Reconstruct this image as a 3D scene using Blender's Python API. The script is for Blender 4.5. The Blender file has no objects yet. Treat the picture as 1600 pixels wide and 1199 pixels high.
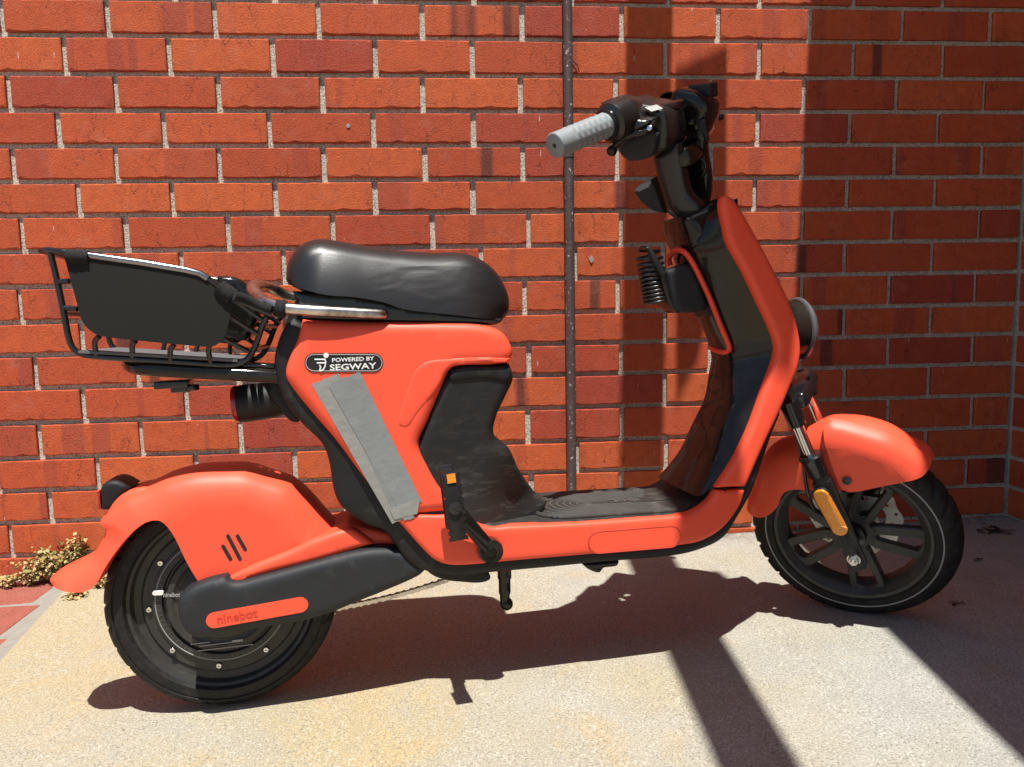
import bpy, bmesh, math, random
import numpy as np
from mathutils import Vector, Matrix
from mathutils.geometry import delaunay_2d_cdt
R_ = math.radians
scene = bpy.context.scene
COL = scene.collection
rng = random.Random(7)

# ------------------------------------------------------------------ camera
FPX, YAW, PITCH, ROLL = 1200.0, 0.0789038, -0.1114923, -0.0174184
CAMLOC = np.array([1.069510, -2.049734, 0.653337])
def cam_axes():
    cy, sy, cp, sp = math.cos(YAW), math.sin(YAW), math.cos(PITCH), math.sin(PITCH)
    f = np.array([sy*cp, cy*cp, sp]); r = np.array([cy, -sy, 0.0]); u = np.cross(r, f)
    c, s = math.cos(ROLL), math.sin(ROLL)
    return c*r+s*u, -s*r+c*u, f
CR, CU, CF = cam_axes()
cd = bpy.data.cameras.new('camera'); cam = bpy.data.objects.new('camera', cd); COL.objects.link(cam)
cam.matrix_world = Matrix(((CR[0], CU[0], -CF[0], CAMLOC[0]), (CR[1], CU[1], -CF[1], CAMLOC[1]), (CR[2], CU[2], -CF[2], CAMLOC[2]), (0, 0, 0, 1)))
cd.sensor_fit = 'HORIZONTAL'; cd.sensor_width = 36.0; cd.lens = 36.0*FPX/1600.0
cd.clip_start = 0.05; cd.clip_end = 400
scene.camera = cam
def ray(x, y):
    return CAMLOC, CF*FPX + CR*(x-800.0) - CU*(y-599.5)

# ------------------------------------------------------------------ light
SUN_EL = 72.0
LX = 0.03                                   # the light runs towards the wall and very slightly right
hd = np.array([LX, 1.0, 0.0]); hd /= np.linalg.norm(hd)
LD = hd*math.cos(R_(SUN_EL)) + np.array([0, 0, -math.sin(R_(SUN_EL))])
sd = bpy.data.lights.new('sun', 'SUN'); sun = bpy.data.objects.new('sun', sd); COL.objects.link(sun)
sd.energy = 5.0; sd.angle = R_(0.5); sd.color = (1.0, 0.965, 0.90)
sun.rotation_euler = Vector(LD).to_track_quat('-Z', 'Y').to_euler()
world = bpy.data.worlds.new('World'); scene.world = world; world.use_nodes = True
wn = world.node_tree; bg = wn.nodes['Background']
sky = wn.nodes.new('ShaderNodeTexSky'); sky.sky_type = 'NISHITA'; sky.sun_disc = False
sky.sun_elevation = R_(SUN_EL); sky.sun_rotation = math.pi - math.atan(LX)
wn.links.new(sky.outputs[0], bg.inputs[0]); bg.inputs[1].default_value = 0.074
scene.view_settings.view_transform = 'Standard'; scene.view_settings.look = 'None'
scene.view_settings.gamma = 1.0; scene.view_settings.use_curve_mapping = False
scene.view_settings.exposure = 0.60
scene.render.engine = 'CYCLES'
scene.cycles.max_bounces = 6; scene.cycles.diffuse_bounces = 3; scene.cycles.glossy_bounces = 3
scene.cycles.transmission_bounces = 3; scene.cycles.caustics_reflective = False

# ------------------------------------------------------------------ materials
def mat(name, col, rough=0.5, metal=0.0, coat=0.0, var=0.12, vscale=30.0, bump=0.0, bscale=400.0, rvar=0.1, spec=0.5, dust=None):
    m = bpy.data.materials.new(name); m.use_nodes = True
    nt = m.node_tree; N, L = nt.nodes, nt.links; b = N['Principled BSDF']
    tc = N.new('ShaderNodeTexCoord'); nz = N.new('ShaderNodeTexNoise')
    nz.inputs['Scale'].default_value = vscale; nz.inputs['Detail'].default_value = 6
    L.new(tc.outputs['Object'], nz.inputs['Vector'])
    mr = N.new('ShaderNodeMapRange'); mr.inputs[3].default_value = 1-var; mr.inputs[4].default_value = 1+var
    L.new(nz.outputs['Fac'], mr.inputs[0])
    hs = N.new('ShaderNodeHueSaturation'); hs.inputs['Color'].default_value = (*col, 1)
    L.new(mr.outputs[0], hs.inputs['Value'])
    last = hs.outputs[0]
    r2 = N.new('ShaderNodeMapRange'); r2.inputs[3].default_value = max(0.02, rough-rvar); r2.inputs[4].default_value = min(1, rough+rvar)
    L.new(nz.outputs['Fac'], r2.inputs[0]); L.new(r2.outputs[0], b.inputs['Roughness'])
    if dust:
        dcol, dscale, lo, hi, amt = dust
        dn = N.new('ShaderNodeTexNoise'); dn.inputs['Scale'].default_value = dscale; dn.inputs['Detail'].default_value = 9; dn.inputs['Roughness'].default_value = 0.7
        L.new(tc.outputs['Object'], dn.inputs['Vector'])
        dm = N.new('ShaderNodeMapRange'); dm.inputs[1].default_value = lo; dm.inputs[2].default_value = hi; dm.inputs[4].default_value = amt
        L.new(dn.outputs['Fac'], dm.inputs[0])
        mx = N.new('ShaderNodeMix'); mx.data_type = 'RGBA'; mx.inputs['B'].default_value = (*dcol, 1)
        L.new(dm.outputs[0], mx.inputs['Factor']); L.new(last, mx.inputs['A']); last = mx.outputs['Result']
    L.new(last, b.inputs['Base Color'])
    b.inputs['Metallic'].default_value = metal; b.inputs['Coat Weight'].default_value = coat
    b.inputs['Coat Roughness'].default_value = 0.04; b.inputs['Specular IOR Level'].default_value = spec
    if bump:
        bn = N.new('ShaderNodeTexNoise'); bn.inputs['Scale'].default_value = bscale; bn.inputs['Detail'].default_value = 3
        L.new(tc.outputs['Object'], bn.inputs['Vector'])
        bp = N.new('ShaderNodeBump'); bp.inputs['Strength'].default_value = bump; bp.inputs['Distance'].default_value = 0.001
        L.new(bn.outputs['Fac'], bp.inputs['Height']); L.new(bp.outputs[0], b.inputs['Normal'])
    return m

M = {}
M['orange'] = mat('orange_plastic', (0.87, 0.094, 0.045), 0.43, var=0.05, vscale=9, bump=0.25, bscale=900, spec=0.35, dust=((0.55, 0.30, 0.2), 14, 0.60, 0.85, 0.22))
M['orange_stripe'] = mat('orange_accent', (0.8, 0.06, 0.03), 0.35, var=0.03)
M['orange_dark'] = mat('orange_emboss', (0.55, 0.045, 0.02), 0.5, var=0.03)
M['plastic'] = mat('dark_plastic', (0.0115, 0.0115, 0.012), 0.5, var=0.25, bump=0.35, bscale=1400, dust=((0.16, 0.15, 0.14), 16, 0.55, 0.85, 0.35), spec=0.3)
M['scuffed_'] = mat('scuffed_plastic', (0.014, 0.0135, 0.013), 0.5, var=0.3, bump=0.3, bscale=900, dust=((0.19, 0.175, 0.155), 13, 0.47, 0.8, 0.55))
M['swing'] = mat('grey_plastic', (0.020, 0.022, 0.025), 0.5, var=0.2, bump=0.4, bscale=1500, dust=((0.16, 0.15, 0.14), 30, 0.58, 0.85, 0.3), spec=0.3)
M['gloss'] = mat('gloss_black', (0.010, 0.0095, 0.008), 0.10, var=0.3, coat=0.0, rvar=0.05, spec=0.38, dust=((0.12, 0.09, 0.07), 9, 0.5, 0.85, 0.25))
M['blackmetal'] = mat('black_paint_metal', (0.009, 0.009, 0.010), 0.24, var=0.25, coat=0.3, dust=((0.18, 0.16, 0.14), 60, 0.62, 0.8, 0.35))
M['rimpaint'] = mat('wheel_paint', (0.034, 0.033, 0.031), 0.36, var=0.3, vscale=25, dust=((0.16, 0.14, 0.12), 30, 0.5, 0.85, 0.35), spec=0.3)
M['rubber'] = mat('rubber', (0.012, 0.0115, 0.011), 0.62, var=0.3, vscale=30, bump=0.5, bscale=500, dust=((0.10, 0.09, 0.08), 70, 0.50, 0.85, 0.4), spec=0.3)
M['chrome'] = mat('chrome', (0.72, 0.72, 0.72), 0.14, 1.0, var=0.08)
M['steel'] = mat('brushed_steel', (0.55, 0.54, 0.52), 0.3, 1.0, var=0.2, vscale=80)
M['rotor'] = mat('rotor_steel', (0.66, 0.64, 0.60), 0.4, 0.5, var=0.1, vscale=80)
M['railmetal'] = mat('worn_chrome_rail', (0.60, 0.56, 0.52), 0.28, 1.0, var=0.2, vscale=50, dust=((0.20, 0.14, 0.12), 12, 0.50, 0.62, 0.8))
M['grip'] = mat('grey_rubber_grip', (0.22, 0.25, 0.26), 0.62, var=0.1, bump=0.2)
M['tape'] = mat('duct_tape', (0.20, 0.215, 0.215), 0.36, var=0.12, vscale=20, bump=1.0, bscale=48, spec=0.7, rvar=0.08)
M['tape2'] = mat('duct_tape_older', (0.245, 0.25, 0.235), 0.42, var=0.12, vscale=30, bump=1.0, bscale=60, spec=0.6)
M['white'] = mat('white_print', (0.75, 0.75, 0.73), 0.5, var=0.05)
M['greyprint'] = mat('grey_print', (0.30, 0.30, 0.29), 0.5, var=0.1)
M['badge'] = mat('black_badge', (0.010, 0.010, 0.012), 0.3, var=0.1)
M['amber'] = mat('amber_reflector', (0.80, 0.27, 0.01), 0.25, var=0.3, vscale=160, bump=0.8, bscale=500, coat=0.5)
M['red'] = mat('red_lens', (0.30, 0.01, 0.012), 0.2, var=0.1, coat=0.5)
M['lens'] = mat('headlight_ring', (0.13, 0.14, 0.15), 0.22, 0.3, var=0.1, coat=0.5)
M['velcro'] = mat('velcro', (0.008, 0.008, 0.008), 0.95, var=0.3, bump=1.0, bscale=700)
M['board'] = mat('matte_black_board', (0.0135, 0.014, 0.0125), 0.8, var=0.12, vscale=60, bump=0.3, bscale=1200, spec=0.25)
M['polish'] = mat('polished_dark_rim', (0.30, 0.30, 0.31), 0.2, 1.0, var=0.15)
M['rib'] = mat('worn_rubber_rib', (0.075, 0.07, 0.065), 0.6, var=0.3)
M['greyboard'] = mat('weathered_grey_board', (0.11, 0.11, 0.115), 0.7, var=0.3, vscale=40)
M['cable'] = mat('black_cable', (0.012, 0.012, 0.012), 0.3, var=0.1, coat=0.3)
M['sticker'] = mat('white_sticker', (0.30, 0.30, 0.285), 0.5, var=0.1, vscale=200)

M['console'] = mat('satin_black_housing', (0.014, 0.014, 0.0135), 0.28, var=0.2, dust=((0.10, 0.09, 0.08), 20, 0.55, 0.85, 0.3))
def scuffed():
    m, N, L, b = None, None, None, None
    m = mat('scuffed_plastic', (0.0125, 0.012, 0.0115), 0.5, var=0.3, bump=0.3, bscale=900, spec=0.35)
    N, L = m.node_tree.nodes, m.node_tree.links; b = N['Principled BSDF']
    src = b.inputs['Base Color'].links[0].from_socket
    tc = N.new('ShaderNodeTexCoord'); v = tc.outputs['Object']
    big = N.new('ShaderNodeTexNoise'); big.inputs['Scale'].default_value = 6; big.inputs['Detail'].default_value = 3; L.new(v, big.inputs['Vector'])
    sx = N.new('ShaderNodeSeparateXYZ'); L.new(v, sx.inputs[0])
    low = N.new('ShaderNodeMapRange'); low.inputs[1].default_value = 0.44; low.inputs[2].default_value = 0.28; L.new(sx.outputs[2], low.inputs[0])
    tot = None
    for k, (ang, sc, st) in enumerate(((35, 30, 3.5), (-25, 26, 4.5), (75, 40, 3))):
        mp = N.new('ShaderNodeMapping'); mp.inputs['Rotation'].default_value = (0.4*k, R_(ang), 0.3); mp.inputs['Scale'].default_value = (1, 1, st); L.new(v, mp.inputs[0])
        n = N.new('ShaderNodeTexNoise'); n.inputs['Scale'].default_value = sc/2; n.inputs['Detail'].default_value = 7; n.inputs['Roughness'].default_value = 0.72; n.inputs['Distortion'].default_value = 0.8; L.new(mp.outputs[0], n.inputs['Vector'])
        r2 = N.new('ShaderNodeMapRange'); r2.inputs[1].default_value = 0.56; r2.inputs[2].default_value = 0.74; L.new(n.outputs['Fac'], r2.inputs[0])
        if tot is None: tot = r2.outputs[0]
        else:
            ad = N.new('ShaderNodeMath'); ad.operation = 'ADD'; L.new(tot, ad.inputs[0]); L.new(r2.outputs[0], ad.inputs[1]); tot = ad.outputs[0]
    wt = N.new('ShaderNodeMath'); wt.operation = 'MULTIPLY_ADD'; wt.inputs[1].default_value = 0.34; wt.inputs[2].default_value = 0.08; L.new(low.outputs[0], wt.inputs[0])
    mu = N.new('ShaderNodeMath'); mu.operation = 'MULTIPLY'; L.new(tot, mu.inputs[0]); L.new(wt.outputs[0], mu.inputs[1])
    m2 = N.new('ShaderNodeMath'); m2.operation = 'MULTIPLY'; L.new(low.outputs[0], m2.inputs[0]); m2.inputs[1].default_value = 0.10
    ad = N.new('ShaderNodeMath'); ad.operation = 'ADD'; ad.use_clamp = True; L.new(mu.outputs[0], ad.inputs[0]); L.new(m2.outputs[0], ad.inputs[1])
    mx = N.new('ShaderNodeMix'); mx.data_type = 'RGBA'; mx.inputs['B'].default_value = (0.24, 0.22, 0.20, 1); L.new(src, mx.inputs['A']); L.new(ad.outputs[0], mx.inputs['Factor']); L.new(mx.outputs['Result'], b.inputs['Base Color'])
    return m
M['scuffed'] = scuffed()
def leather():
    m = mat('seat_leather', (0.011, 0.0115, 0.0125), 0.38, var=0.2, vscale=12, rvar=0.07, spec=0.6)
    nt = m.node_tree; N, L = nt.nodes, nt.links; b = N['Principled BSDF']
    tc = N.new('ShaderNodeTexCoord'); mp = N.new('ShaderNodeMapping'); mp.inputs['Rotation'].default_value = (0, R_(35), 0); mp.inputs['Scale'].default_value = (1, 1, 3.2)
    L.new(tc.outputs['Object'], mp.inputs[0])
    w = N.new('ShaderNodeTexNoise'); w.inputs['Scale'].default_value = 10; w.inputs['Detail'].default_value = 1.5; w.inputs['Distortion'].default_value = 0.9
    L.new(mp.outputs[0], w.inputs['Vector'])
    # only the sat-on middle of the seat is wrinkled
    sx = N.new('ShaderNodeSeparateXYZ'); L.new(tc.outputs['Object'], sx.inputs[0])
    mr = N.new('ShaderNodeMapRange'); mr.inputs[1].default_value = 0.27; mr.inputs[2].default_value = 0.36; L.new(sx.outputs[0], mr.inputs[0])
    mu = N.new('ShaderNodeMath'); mu.operation = 'MULTIPLY'; L.new(w.outputs['Fac'], mu.inputs[0]); L.new(mr.outputs[0], mu.inputs[1])
    g = N.new('ShaderNodeTexVoronoi'); g.inputs['Scale'].default_value = 700; L.new(tc.outputs['Object'], g.inputs['Vector'])
    b1 = N.new('ShaderNodeBump'); b1.inputs['Strength'].default_value = 0.9; b1.inputs['Distance'].default_value = 0.0022; L.new(mu.outputs[0], b1.inputs['Height'])
    b2 = N.new('ShaderNodeBump'); b2.inputs['Strength'].default_value = 0.25; b2.inputs['Distance'].default_value = 0.0005
    L.new(g.outputs['Distance'], b2.inputs['Height']); L.new(b1.outputs[0], b2.inputs['Normal']); L.new(b2.outputs[0], b.inputs['Normal'])
    return m
M['leather'] = leather()

for k in ('tape', 'tape2'):
    for n_ in M[k].node_tree.nodes:
        if n_.type == 'BUMP': n_.inputs['Distance'].default_value = 0.0016
def nodes_of(name):
    m = bpy.data.materials.new(name); m.use_nodes = True
    return m, m.node_tree.nodes, m.node_tree.links, m.node_tree.nodes['Principled BSDF']
def ramp(N, L, src, stops):
    r = N.new('ShaderNodeValToRGB'); e = r.color_ramp.elements
    while len(e) < len(stops): e.new(0.5)
    for i, (p, c) in enumerate(stops): e[i].position = p; e[i].color = c if len(c) == 4 else (*c, 1)
    L.new(src, r.inputs[0]); return r.outputs[0]
def noise(N, L, vec, scale, detail=4, rough=0.5, dist=0.0):
    n = N.new('ShaderNodeTexNoise'); n.inputs['Scale'].default_value = scale; n.inputs['Detail'].default_value = detail
    n.inputs['Roughness'].default_value = rough; n.inputs['Distortion'].default_value = dist; L.new(vec, n.inputs['Vector']); return n.outputs['Fac']
def mix(N, L, f, a, b, mode='MIX'):
    x = N.new('ShaderNodeMix'); x.data_type = 'RGBA'; x.blend_type = mode
    for s, v in (('Factor', f), ('A', a), ('B', b)):
        if isinstance(v, (int, float)): x.inputs[s].default_value = v
        elif isinstance(v, tuple): x.inputs[s].default_value = (*v, 1)
        else: L.new(v, x.inputs[s])
    return x.outputs['Result']
def mth(N, L, op, a, b=None, c=None):
    x = N.new('ShaderNodeMath'); x.operation = op
    for i, v in enumerate((a, b, c)):
        if v is None: continue
        if isinstance(v, (int, float)): x.inputs[i].default_value = v
        else: L.new(v, x.inputs[i])
    return x.outputs[0]

def brick_material(name, paver=False):
    m, N, L, b = nodes_of(name)
    tc = N.new('ShaderNodeTexCoord'); oi = N.new('ShaderNodeObjectInfo')
    wv = N.new('ShaderNodeVectorMath'); wv.operation = 'SCALE'; wv.inputs['Scale'].default_value = 37.0
    cx = N.new('ShaderNodeCombineXYZ'); L.new(oi.outputs['Random'], cx.inputs[0]); L.new(oi.outputs['Random'], cx.inputs[2]); L.new(cx.outputs[0], wv.inputs[0])
    ad = N.new('ShaderNodeVectorMath'); ad.operation = 'ADD'; L.new(tc.outputs['Object'], ad.inputs[0]); L.new(wv.outputs[0], ad.inputs[1])
    v = ad.outputs[0]
    base = ramp(N, L, oi.outputs['Random'], [(0.0, (0.54, 0.105, 0.032)), (0.15, (0.42, 0.070, 0.026)), (0.32, (0.60, 0.128, 0.036)), (0.5, (0.47, 0.080, 0.028)), (0.68, (0.57, 0.112, 0.033)), (0.84, (0.44, 0.072, 0.028)), (1.0, (0.35, 0.052, 0.032))])
    if paver:
        base = ramp(N, L, oi.outputs['Random'], [(0.0, (0.27, 0.085, 0.062)), (0.5, (0.31, 0.10, 0.072)), (1.0, (0.24, 0.075, 0.056))])
    # upright kiln-flash bands: stretch the noise so that it only varies along the brick
    mp = N.new('ShaderNodeMapping'); mp.inputs['Scale'].default_value = (1, 0.02, 0.035); L.new(v, mp.inputs[0])
    fl = noise(N, L, mp.outputs[0], 14, 2, 0.4)
    w1 = ramp(N, L, fl, [(0.57, (0, 0, 0)), (0.595, (1, 1, 1))])
    sat = mth(N, L, 'MULTIPLY', w1, mth(N, L, 'MULTIPLY', mth(N, L, 'FRACT', mth(N, L, 'MULTIPLY', oi.outputs['Random'], 3.7)), 0.62))
    c = mix(N, L, sat, base, (0.27, 0.052, 0.042))
    # a few bands burnt nearly black
    r2 = mth(N, L, 'MULTIPLY', oi.outputs['Random'], 7.13); r2 = mth(N, L, 'FRACT', r2)
    burnt = mth(N, L, 'GREATER_THAN', r2, 0.91)
    w2 = ramp(N, L, fl, [(0.61, (0, 0, 0)), (0.66, (1, 1, 1))])
    c = mix(N, L, mth(N, L, 'MULTIPLY', mth(N, L, 'MULTIPLY', w2, burnt), 0.9), c, (0.050, 0.024, 0.020))
    # mottling
    mo = noise(N, L, v, 38, 6, 0.65)
    c = mix(N, L, ramp(N, L, mo, [(0.35, (0.0, 0, 0)), (0.7, (0.40, 0.40, 0.40))]), c, (0.30, 0.045, 0.022) if not paver else (0.26, 0.07, 0.05))
    gr = noise(N, L, v, 420, 4, 0.7)
    c = mix(N, L, ramp(N, L, gr, [(0.52, (0, 0, 0)), (0.70, (0.5, 0.5, 0.5))]), c, (0.68, 0.22, 0.11))
    c = mix(N, L, ramp(N, L, gr, [(0.34, (0.6, 0.6, 0.6)), (0.46, (0, 0, 0))]), c, (0.20, 0.032, 0.018))
    # chalky bloom, paint flecks
    bl = noise(N, L, v, 16, 5, 0.6)
    c = mix(N, L, ramp(N, L, bl, [(0.55, (0, 0, 0)), (0.78, (0.20, 0.20, 0.20))]), c, (0.50, 0.26, 0.21))
    vo = N.new('ShaderNodeTexVoronoi'); vo.inputs['Scale'].default_value = 26; vo.inputs['Randomness'].default_value = 1; L.new(v, vo.inputs['Vector'])
    sp = mth(N, L, 'LESS_THAN', vo.outputs['Distance'], 0.030)
    sc = N.new('ShaderNodeSeparateColor'); L.new(vo.outputs['Color'], sc.inputs[0])
    sp = mth(N, L, 'MULTIPLY', sp, mth(N, L, 'GREATER_THAN', sc.outputs[0], 0.62))
    c = mix(N, L, sp, c, (0.62, 0.5, 0.42))
    # hairline cracks
    wp = N.new('ShaderNodeVectorMath'); wp.operation = 'ADD'
    wn_ = N.new('ShaderNodeTexNoise'); wn_.inputs['Scale'].default_value = 30; wn_.inputs['Detail'].default_value = 4; L.new(v, wn_.inputs['Vector'])
    ws = N.new('ShaderNodeVectorMath'); ws.operation = 'SCALE'; ws.inputs['Scale'].default_value = 0.05; L.new(wn_.outputs['Color'], ws.inputs[0])
    cmp_ = N.new('ShaderNodeMapping'); cmp_.inputs['Scale'].default_value = (1.0, 1, 0.38); L.new(v, cmp_.inputs[0]); L.new(cmp_.outputs[0], wp.inputs[0]); L.new(ws.outputs[0], wp.inputs[1])
    vc = N.new('ShaderNodeTexVoronoi'); vc.feature = 'DISTANCE_TO_EDGE'; vc.inputs['Scale'].default_value = 17; L.new(wp.outputs[0], vc.inputs['Vector'])
    ck = ramp(N, L, vc.outputs['Distance'], [(0.0, (1, 1, 1)), (0.011, (0, 0, 0))])
    gate = ramp(N, L, noise(N, L, v, 12, 2), [(0.55, (0, 0, 0)), (0.60, (1, 1, 1))])
    ck = mth(N, L, 'MULTIPLY', ck, gate)
    c = mix(N, L, mth(N, L, 'MULTIPLY', ck, 0.75), c, (0.10, 0.018, 0.012))
    # fine wriggly creases of the dragged clay, and thin pale drips
    cr = mth(N, L, 'ABSOLUTE', mth(N, L, 'SUBTRACT', noise(N, L, v, 75, 4, 0.55, 0.9), 0.5))
    cr = ramp(N, L, cr, [(0.0, (1, 1, 1)), (0.014, (0, 0, 0))])
    cr = mth(N, L, 'MULTIPLY', cr, ramp(N, L, noise(N, L, v, 21, 3), [(0.42, (0, 0, 0)), (0.58, (1, 1, 1))]))
    c = mix(N, L, mth(N, L, 'MULTIPLY', cr, 0.55), c, (0.16, 0.026, 0.016))
    dm_ = N.new('ShaderNodeMapping'); dm_.inputs['Scale'].default_value = (1.0, 1.0, 0.16); L.new(v, dm_.inputs[0])
    dv = N.new('ShaderNodeTexVoronoi'); dv.inputs['Scale'].default_value = 34; L.new(dm_.outputs[0], dv.inputs['Vector'])
    ds = N.new('ShaderNodeSeparateColor'); L.new(dv.outputs['Color'], ds.inputs[0])
    dr = mth(N, L, 'MULTIPLY', mth(N, L, 'LESS_THAN', dv.outputs['Distance'], 0.045), mth(N, L, 'GREATER_THAN', ds.outputs[1], 0.84))
    c = mix(N, L, mth(N, L, 'MULTIPLY', dr, 0.7), c, (0.60, 0.50, 0.42))
    L.new(c, b.inputs['Base Color'])
    b.inputs['Roughness'].default_value = 0.82; b.inputs['Specular IOR Level'].default_value = 0.3
    # relief: dragged wire-cut face, pits, cracks
    wc = noise(N, L, v, 95, 4, 0.6, 1.2); wc2 = noise(N, L, v, 230, 4, 0.65)
    h = mth(N, L, 'ADD', mth(N, L, 'MULTIPLY', wc, 0.30), mth(N, L, 'MULTIPLY', wc2, 0.95))
    h = mth(N, L, 'SUBTRACT', h, mth(N, L, 'MULTIPLY', ck, 0.8)); h = mth(N, L, 'SUBTRACT', h, mth(N, L, 'MULTIPLY', cr, 0.35))
    bp = N.new('ShaderNodeBump'); bp.inputs['Strength'].default_value = 0.8; bp.inputs['Distance'].default_value = 0.0024; L.new(h, bp.inputs['Height'])
    L.new(bp.outputs[0], b.inputs['Normal'])
    return m
M['brick'] = brick_material('fired_brick')
M['paver'] = brick_material('paving_brick', True)

def mortar_material():
    m, N, L, b = nodes_of('sandy_mortar')
    tc = N.new('ShaderNodeTexCoord'); v = tc.outputs['Object']
    n1 = noise(N, L, v, 7, 4); n2 = noise(N, L, v, 330, 3, 0.7)
    c = mix(N, L, n1, (0.64, 0.585, 0.49), (0.74, 0.69, 0.59))
    c = mix(N, L, ramp(N, L, n2, [(0.38, (1, 1, 1)), (0.50, (0, 0, 0))]), c, (0.16, 0.13, 0.10))
    c = mix(N, L, ramp(N, L, noise(N, L, v, 520, 2, 0.6), [(0.60, (0, 0, 0)), (0.70, (1, 1, 1))]), c, (0.70, 0.66, 0.58))
    L.new(c, b.inputs['Base Color']); b.inputs['Roughness'].default_value = 0.95; b.inputs['Specular IOR Level'].default_value = 0.15
    h = noise(N, L, v, 240, 4, 0.7)
    bp = N.new('ShaderNodeBump'); bp.inputs['Strength'].default_value = 1.0; bp.inputs['Distance'].default_value = 0.0055; L.new(h, bp.inputs['Height']); L.new(bp.outputs[0], b.inputs['Normal'])
    return m
M['mortar'] = mortar_material()

def concrete_material():
    m, N, L, b = nodes_of('broomed_concrete')
    tc = N.new('ShaderNodeTexCoord'); v = tc.outputs['Object']
    big = noise(N, L, v, 1.6, 4, 0.55, 0.4); mid = noise(N, L, v, 9, 5, 0.6)
    c = mix(N, L, ramp(N, L, mid, [(0.3, (0, 0, 0)), (0.7, (1, 1, 1))]), (0.305, 0.302, 0.272), (0.375, 0.372, 0.342))
    # rusty / sandy stains, strongest left of the scooter's middle
    sx = N.new('ShaderNodeSeparateXYZ'); L.new(v, sx.inputs[0])
    side = N.new('ShaderNodeMapRange'); side.inputs[1].default_value = 1.75; side.inputs[2].default_value = 0.9; L.new(sx.outputs[0], side.inputs[0])
    st = ramp(N, L, mth(N, L, 'ADD', mth(N, L, 'MULTIPLY', side.outputs[0], 0.30), big), [(0.50, (0, 0, 0)), (0.86, (1, 1, 1))])
    c = mix(N, L, mth(N, L, 'MULTIPLY', st, 0.92), c, (0.375, 0.312, 0.185))
    c = mix(N, L, ramp(N, L, noise(N, L, v, 3.1, 5, 0.65, 0.6), [(0.50, (0, 0, 0)), (0.72, (0.45, 0.45, 0.45))]), c, (0.30, 0.295, 0.275))
    st2 = ramp(N, L, mth(N, L, 'ADD', mth(N, L, 'MULTIPLY', side.outputs[0], 0.10), noise(N, L, v, 4.2, 5, 0.6, 0.8)), [(0.60, (0, 0, 0)), (0.76, (1, 1, 1))])
    c = mix(N, L, mth(N, L, 'MULTIPLY', st2, 0.5), c, (0.43, 0.315, 0.15))
    # sand grains
    g1 = noise(N, L, v, 330, 3, 0.65); g2 = noise(N, L, v, 230, 3, 0.6)
    c = mix(N, L, ramp(N, L, g1, [(0.385, (0.85, 0.85, 0.85)), (0.475, (0, 0, 0))]), c, (0.16, 0.15, 0.125))
    c = mix(N, L, ramp(N, L, g2, [(0.56, (0, 0, 0)), (0.68, (0.6, 0.6, 0.6))]), c, (0.62, 0.60, 0.55))
    wt = N.new('ShaderNodeTexVoronoi'); wt.inputs['Scale'].default_value = 60; L.new(v, wt.inputs['Vector'])
    c = mix(N, L, mth(N, L, 'MULTIPLY', mth(N, L, 'LESS_THAN', wt.outputs['Distance'], 0.10), 0.5), c, (0.13, 0.12, 0.10))
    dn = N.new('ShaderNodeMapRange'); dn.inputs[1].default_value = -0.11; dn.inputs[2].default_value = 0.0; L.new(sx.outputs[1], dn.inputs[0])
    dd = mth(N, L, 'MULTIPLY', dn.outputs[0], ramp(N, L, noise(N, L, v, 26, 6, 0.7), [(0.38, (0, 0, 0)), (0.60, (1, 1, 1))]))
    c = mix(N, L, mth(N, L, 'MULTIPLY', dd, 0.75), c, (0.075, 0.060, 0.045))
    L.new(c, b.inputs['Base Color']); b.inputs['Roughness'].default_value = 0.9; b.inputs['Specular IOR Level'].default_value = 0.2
    # broom strokes run slantwise
    mp = N.new('ShaderNodeMapping'); mp.inputs['Rotation'].default_value = (0, 0, R_(50)); mp.inputs['Scale'].default_value = (1, 0.06, 1); L.new(v, mp.inputs[0])
    br = noise(N, L, mp.outputs[0], 190, 3, 0.6)
    h = mth(N, L, 'ADD', mth(N, L, 'MULTIPLY', br, 0.45), mth(N, L, 'MULTIPLY', g1, 0.9))
    h = mth(N, L, 'ADD', h, mth(N, L, 'MULTIPLY', g2, 0.8))
    bp = N.new('ShaderNodeBump'); bp.inputs['Strength'].default_value = 0.75; bp.inputs['Distance'].default_value = 0.0016; L.new(h, bp.inputs['Height']); L.new(bp.outputs[0], b.inputs['Normal'])
    return m
M['concrete'] = concrete_material()
M['earth'] = mat('bare_ground', (0.16, 0.13, 0.10), 0.95, var=0.3, vscale=3)
M['edging'] = mat('cement_edging', (0.25, 0.235, 0.205), 0.9, var=0.25, vscale=50, bump=1.0, bscale=200)
M['pipe'] = mat('painted_pipe', (0.075, 0.055, 0.052), 0.45, var=0.2, vscale=40, bump=0.3, dust=((0.62, 0.58, 0.54), 110, 0.60, 0.63, 0.85))
M['wood'] = mat('painted_timber', (0.35, 0.33, 0.30), 0.7, var=0.15)
def leaf_mat(name, col):
    return mat(name, col, 0.6, var=0.35, vscale=60)

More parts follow.
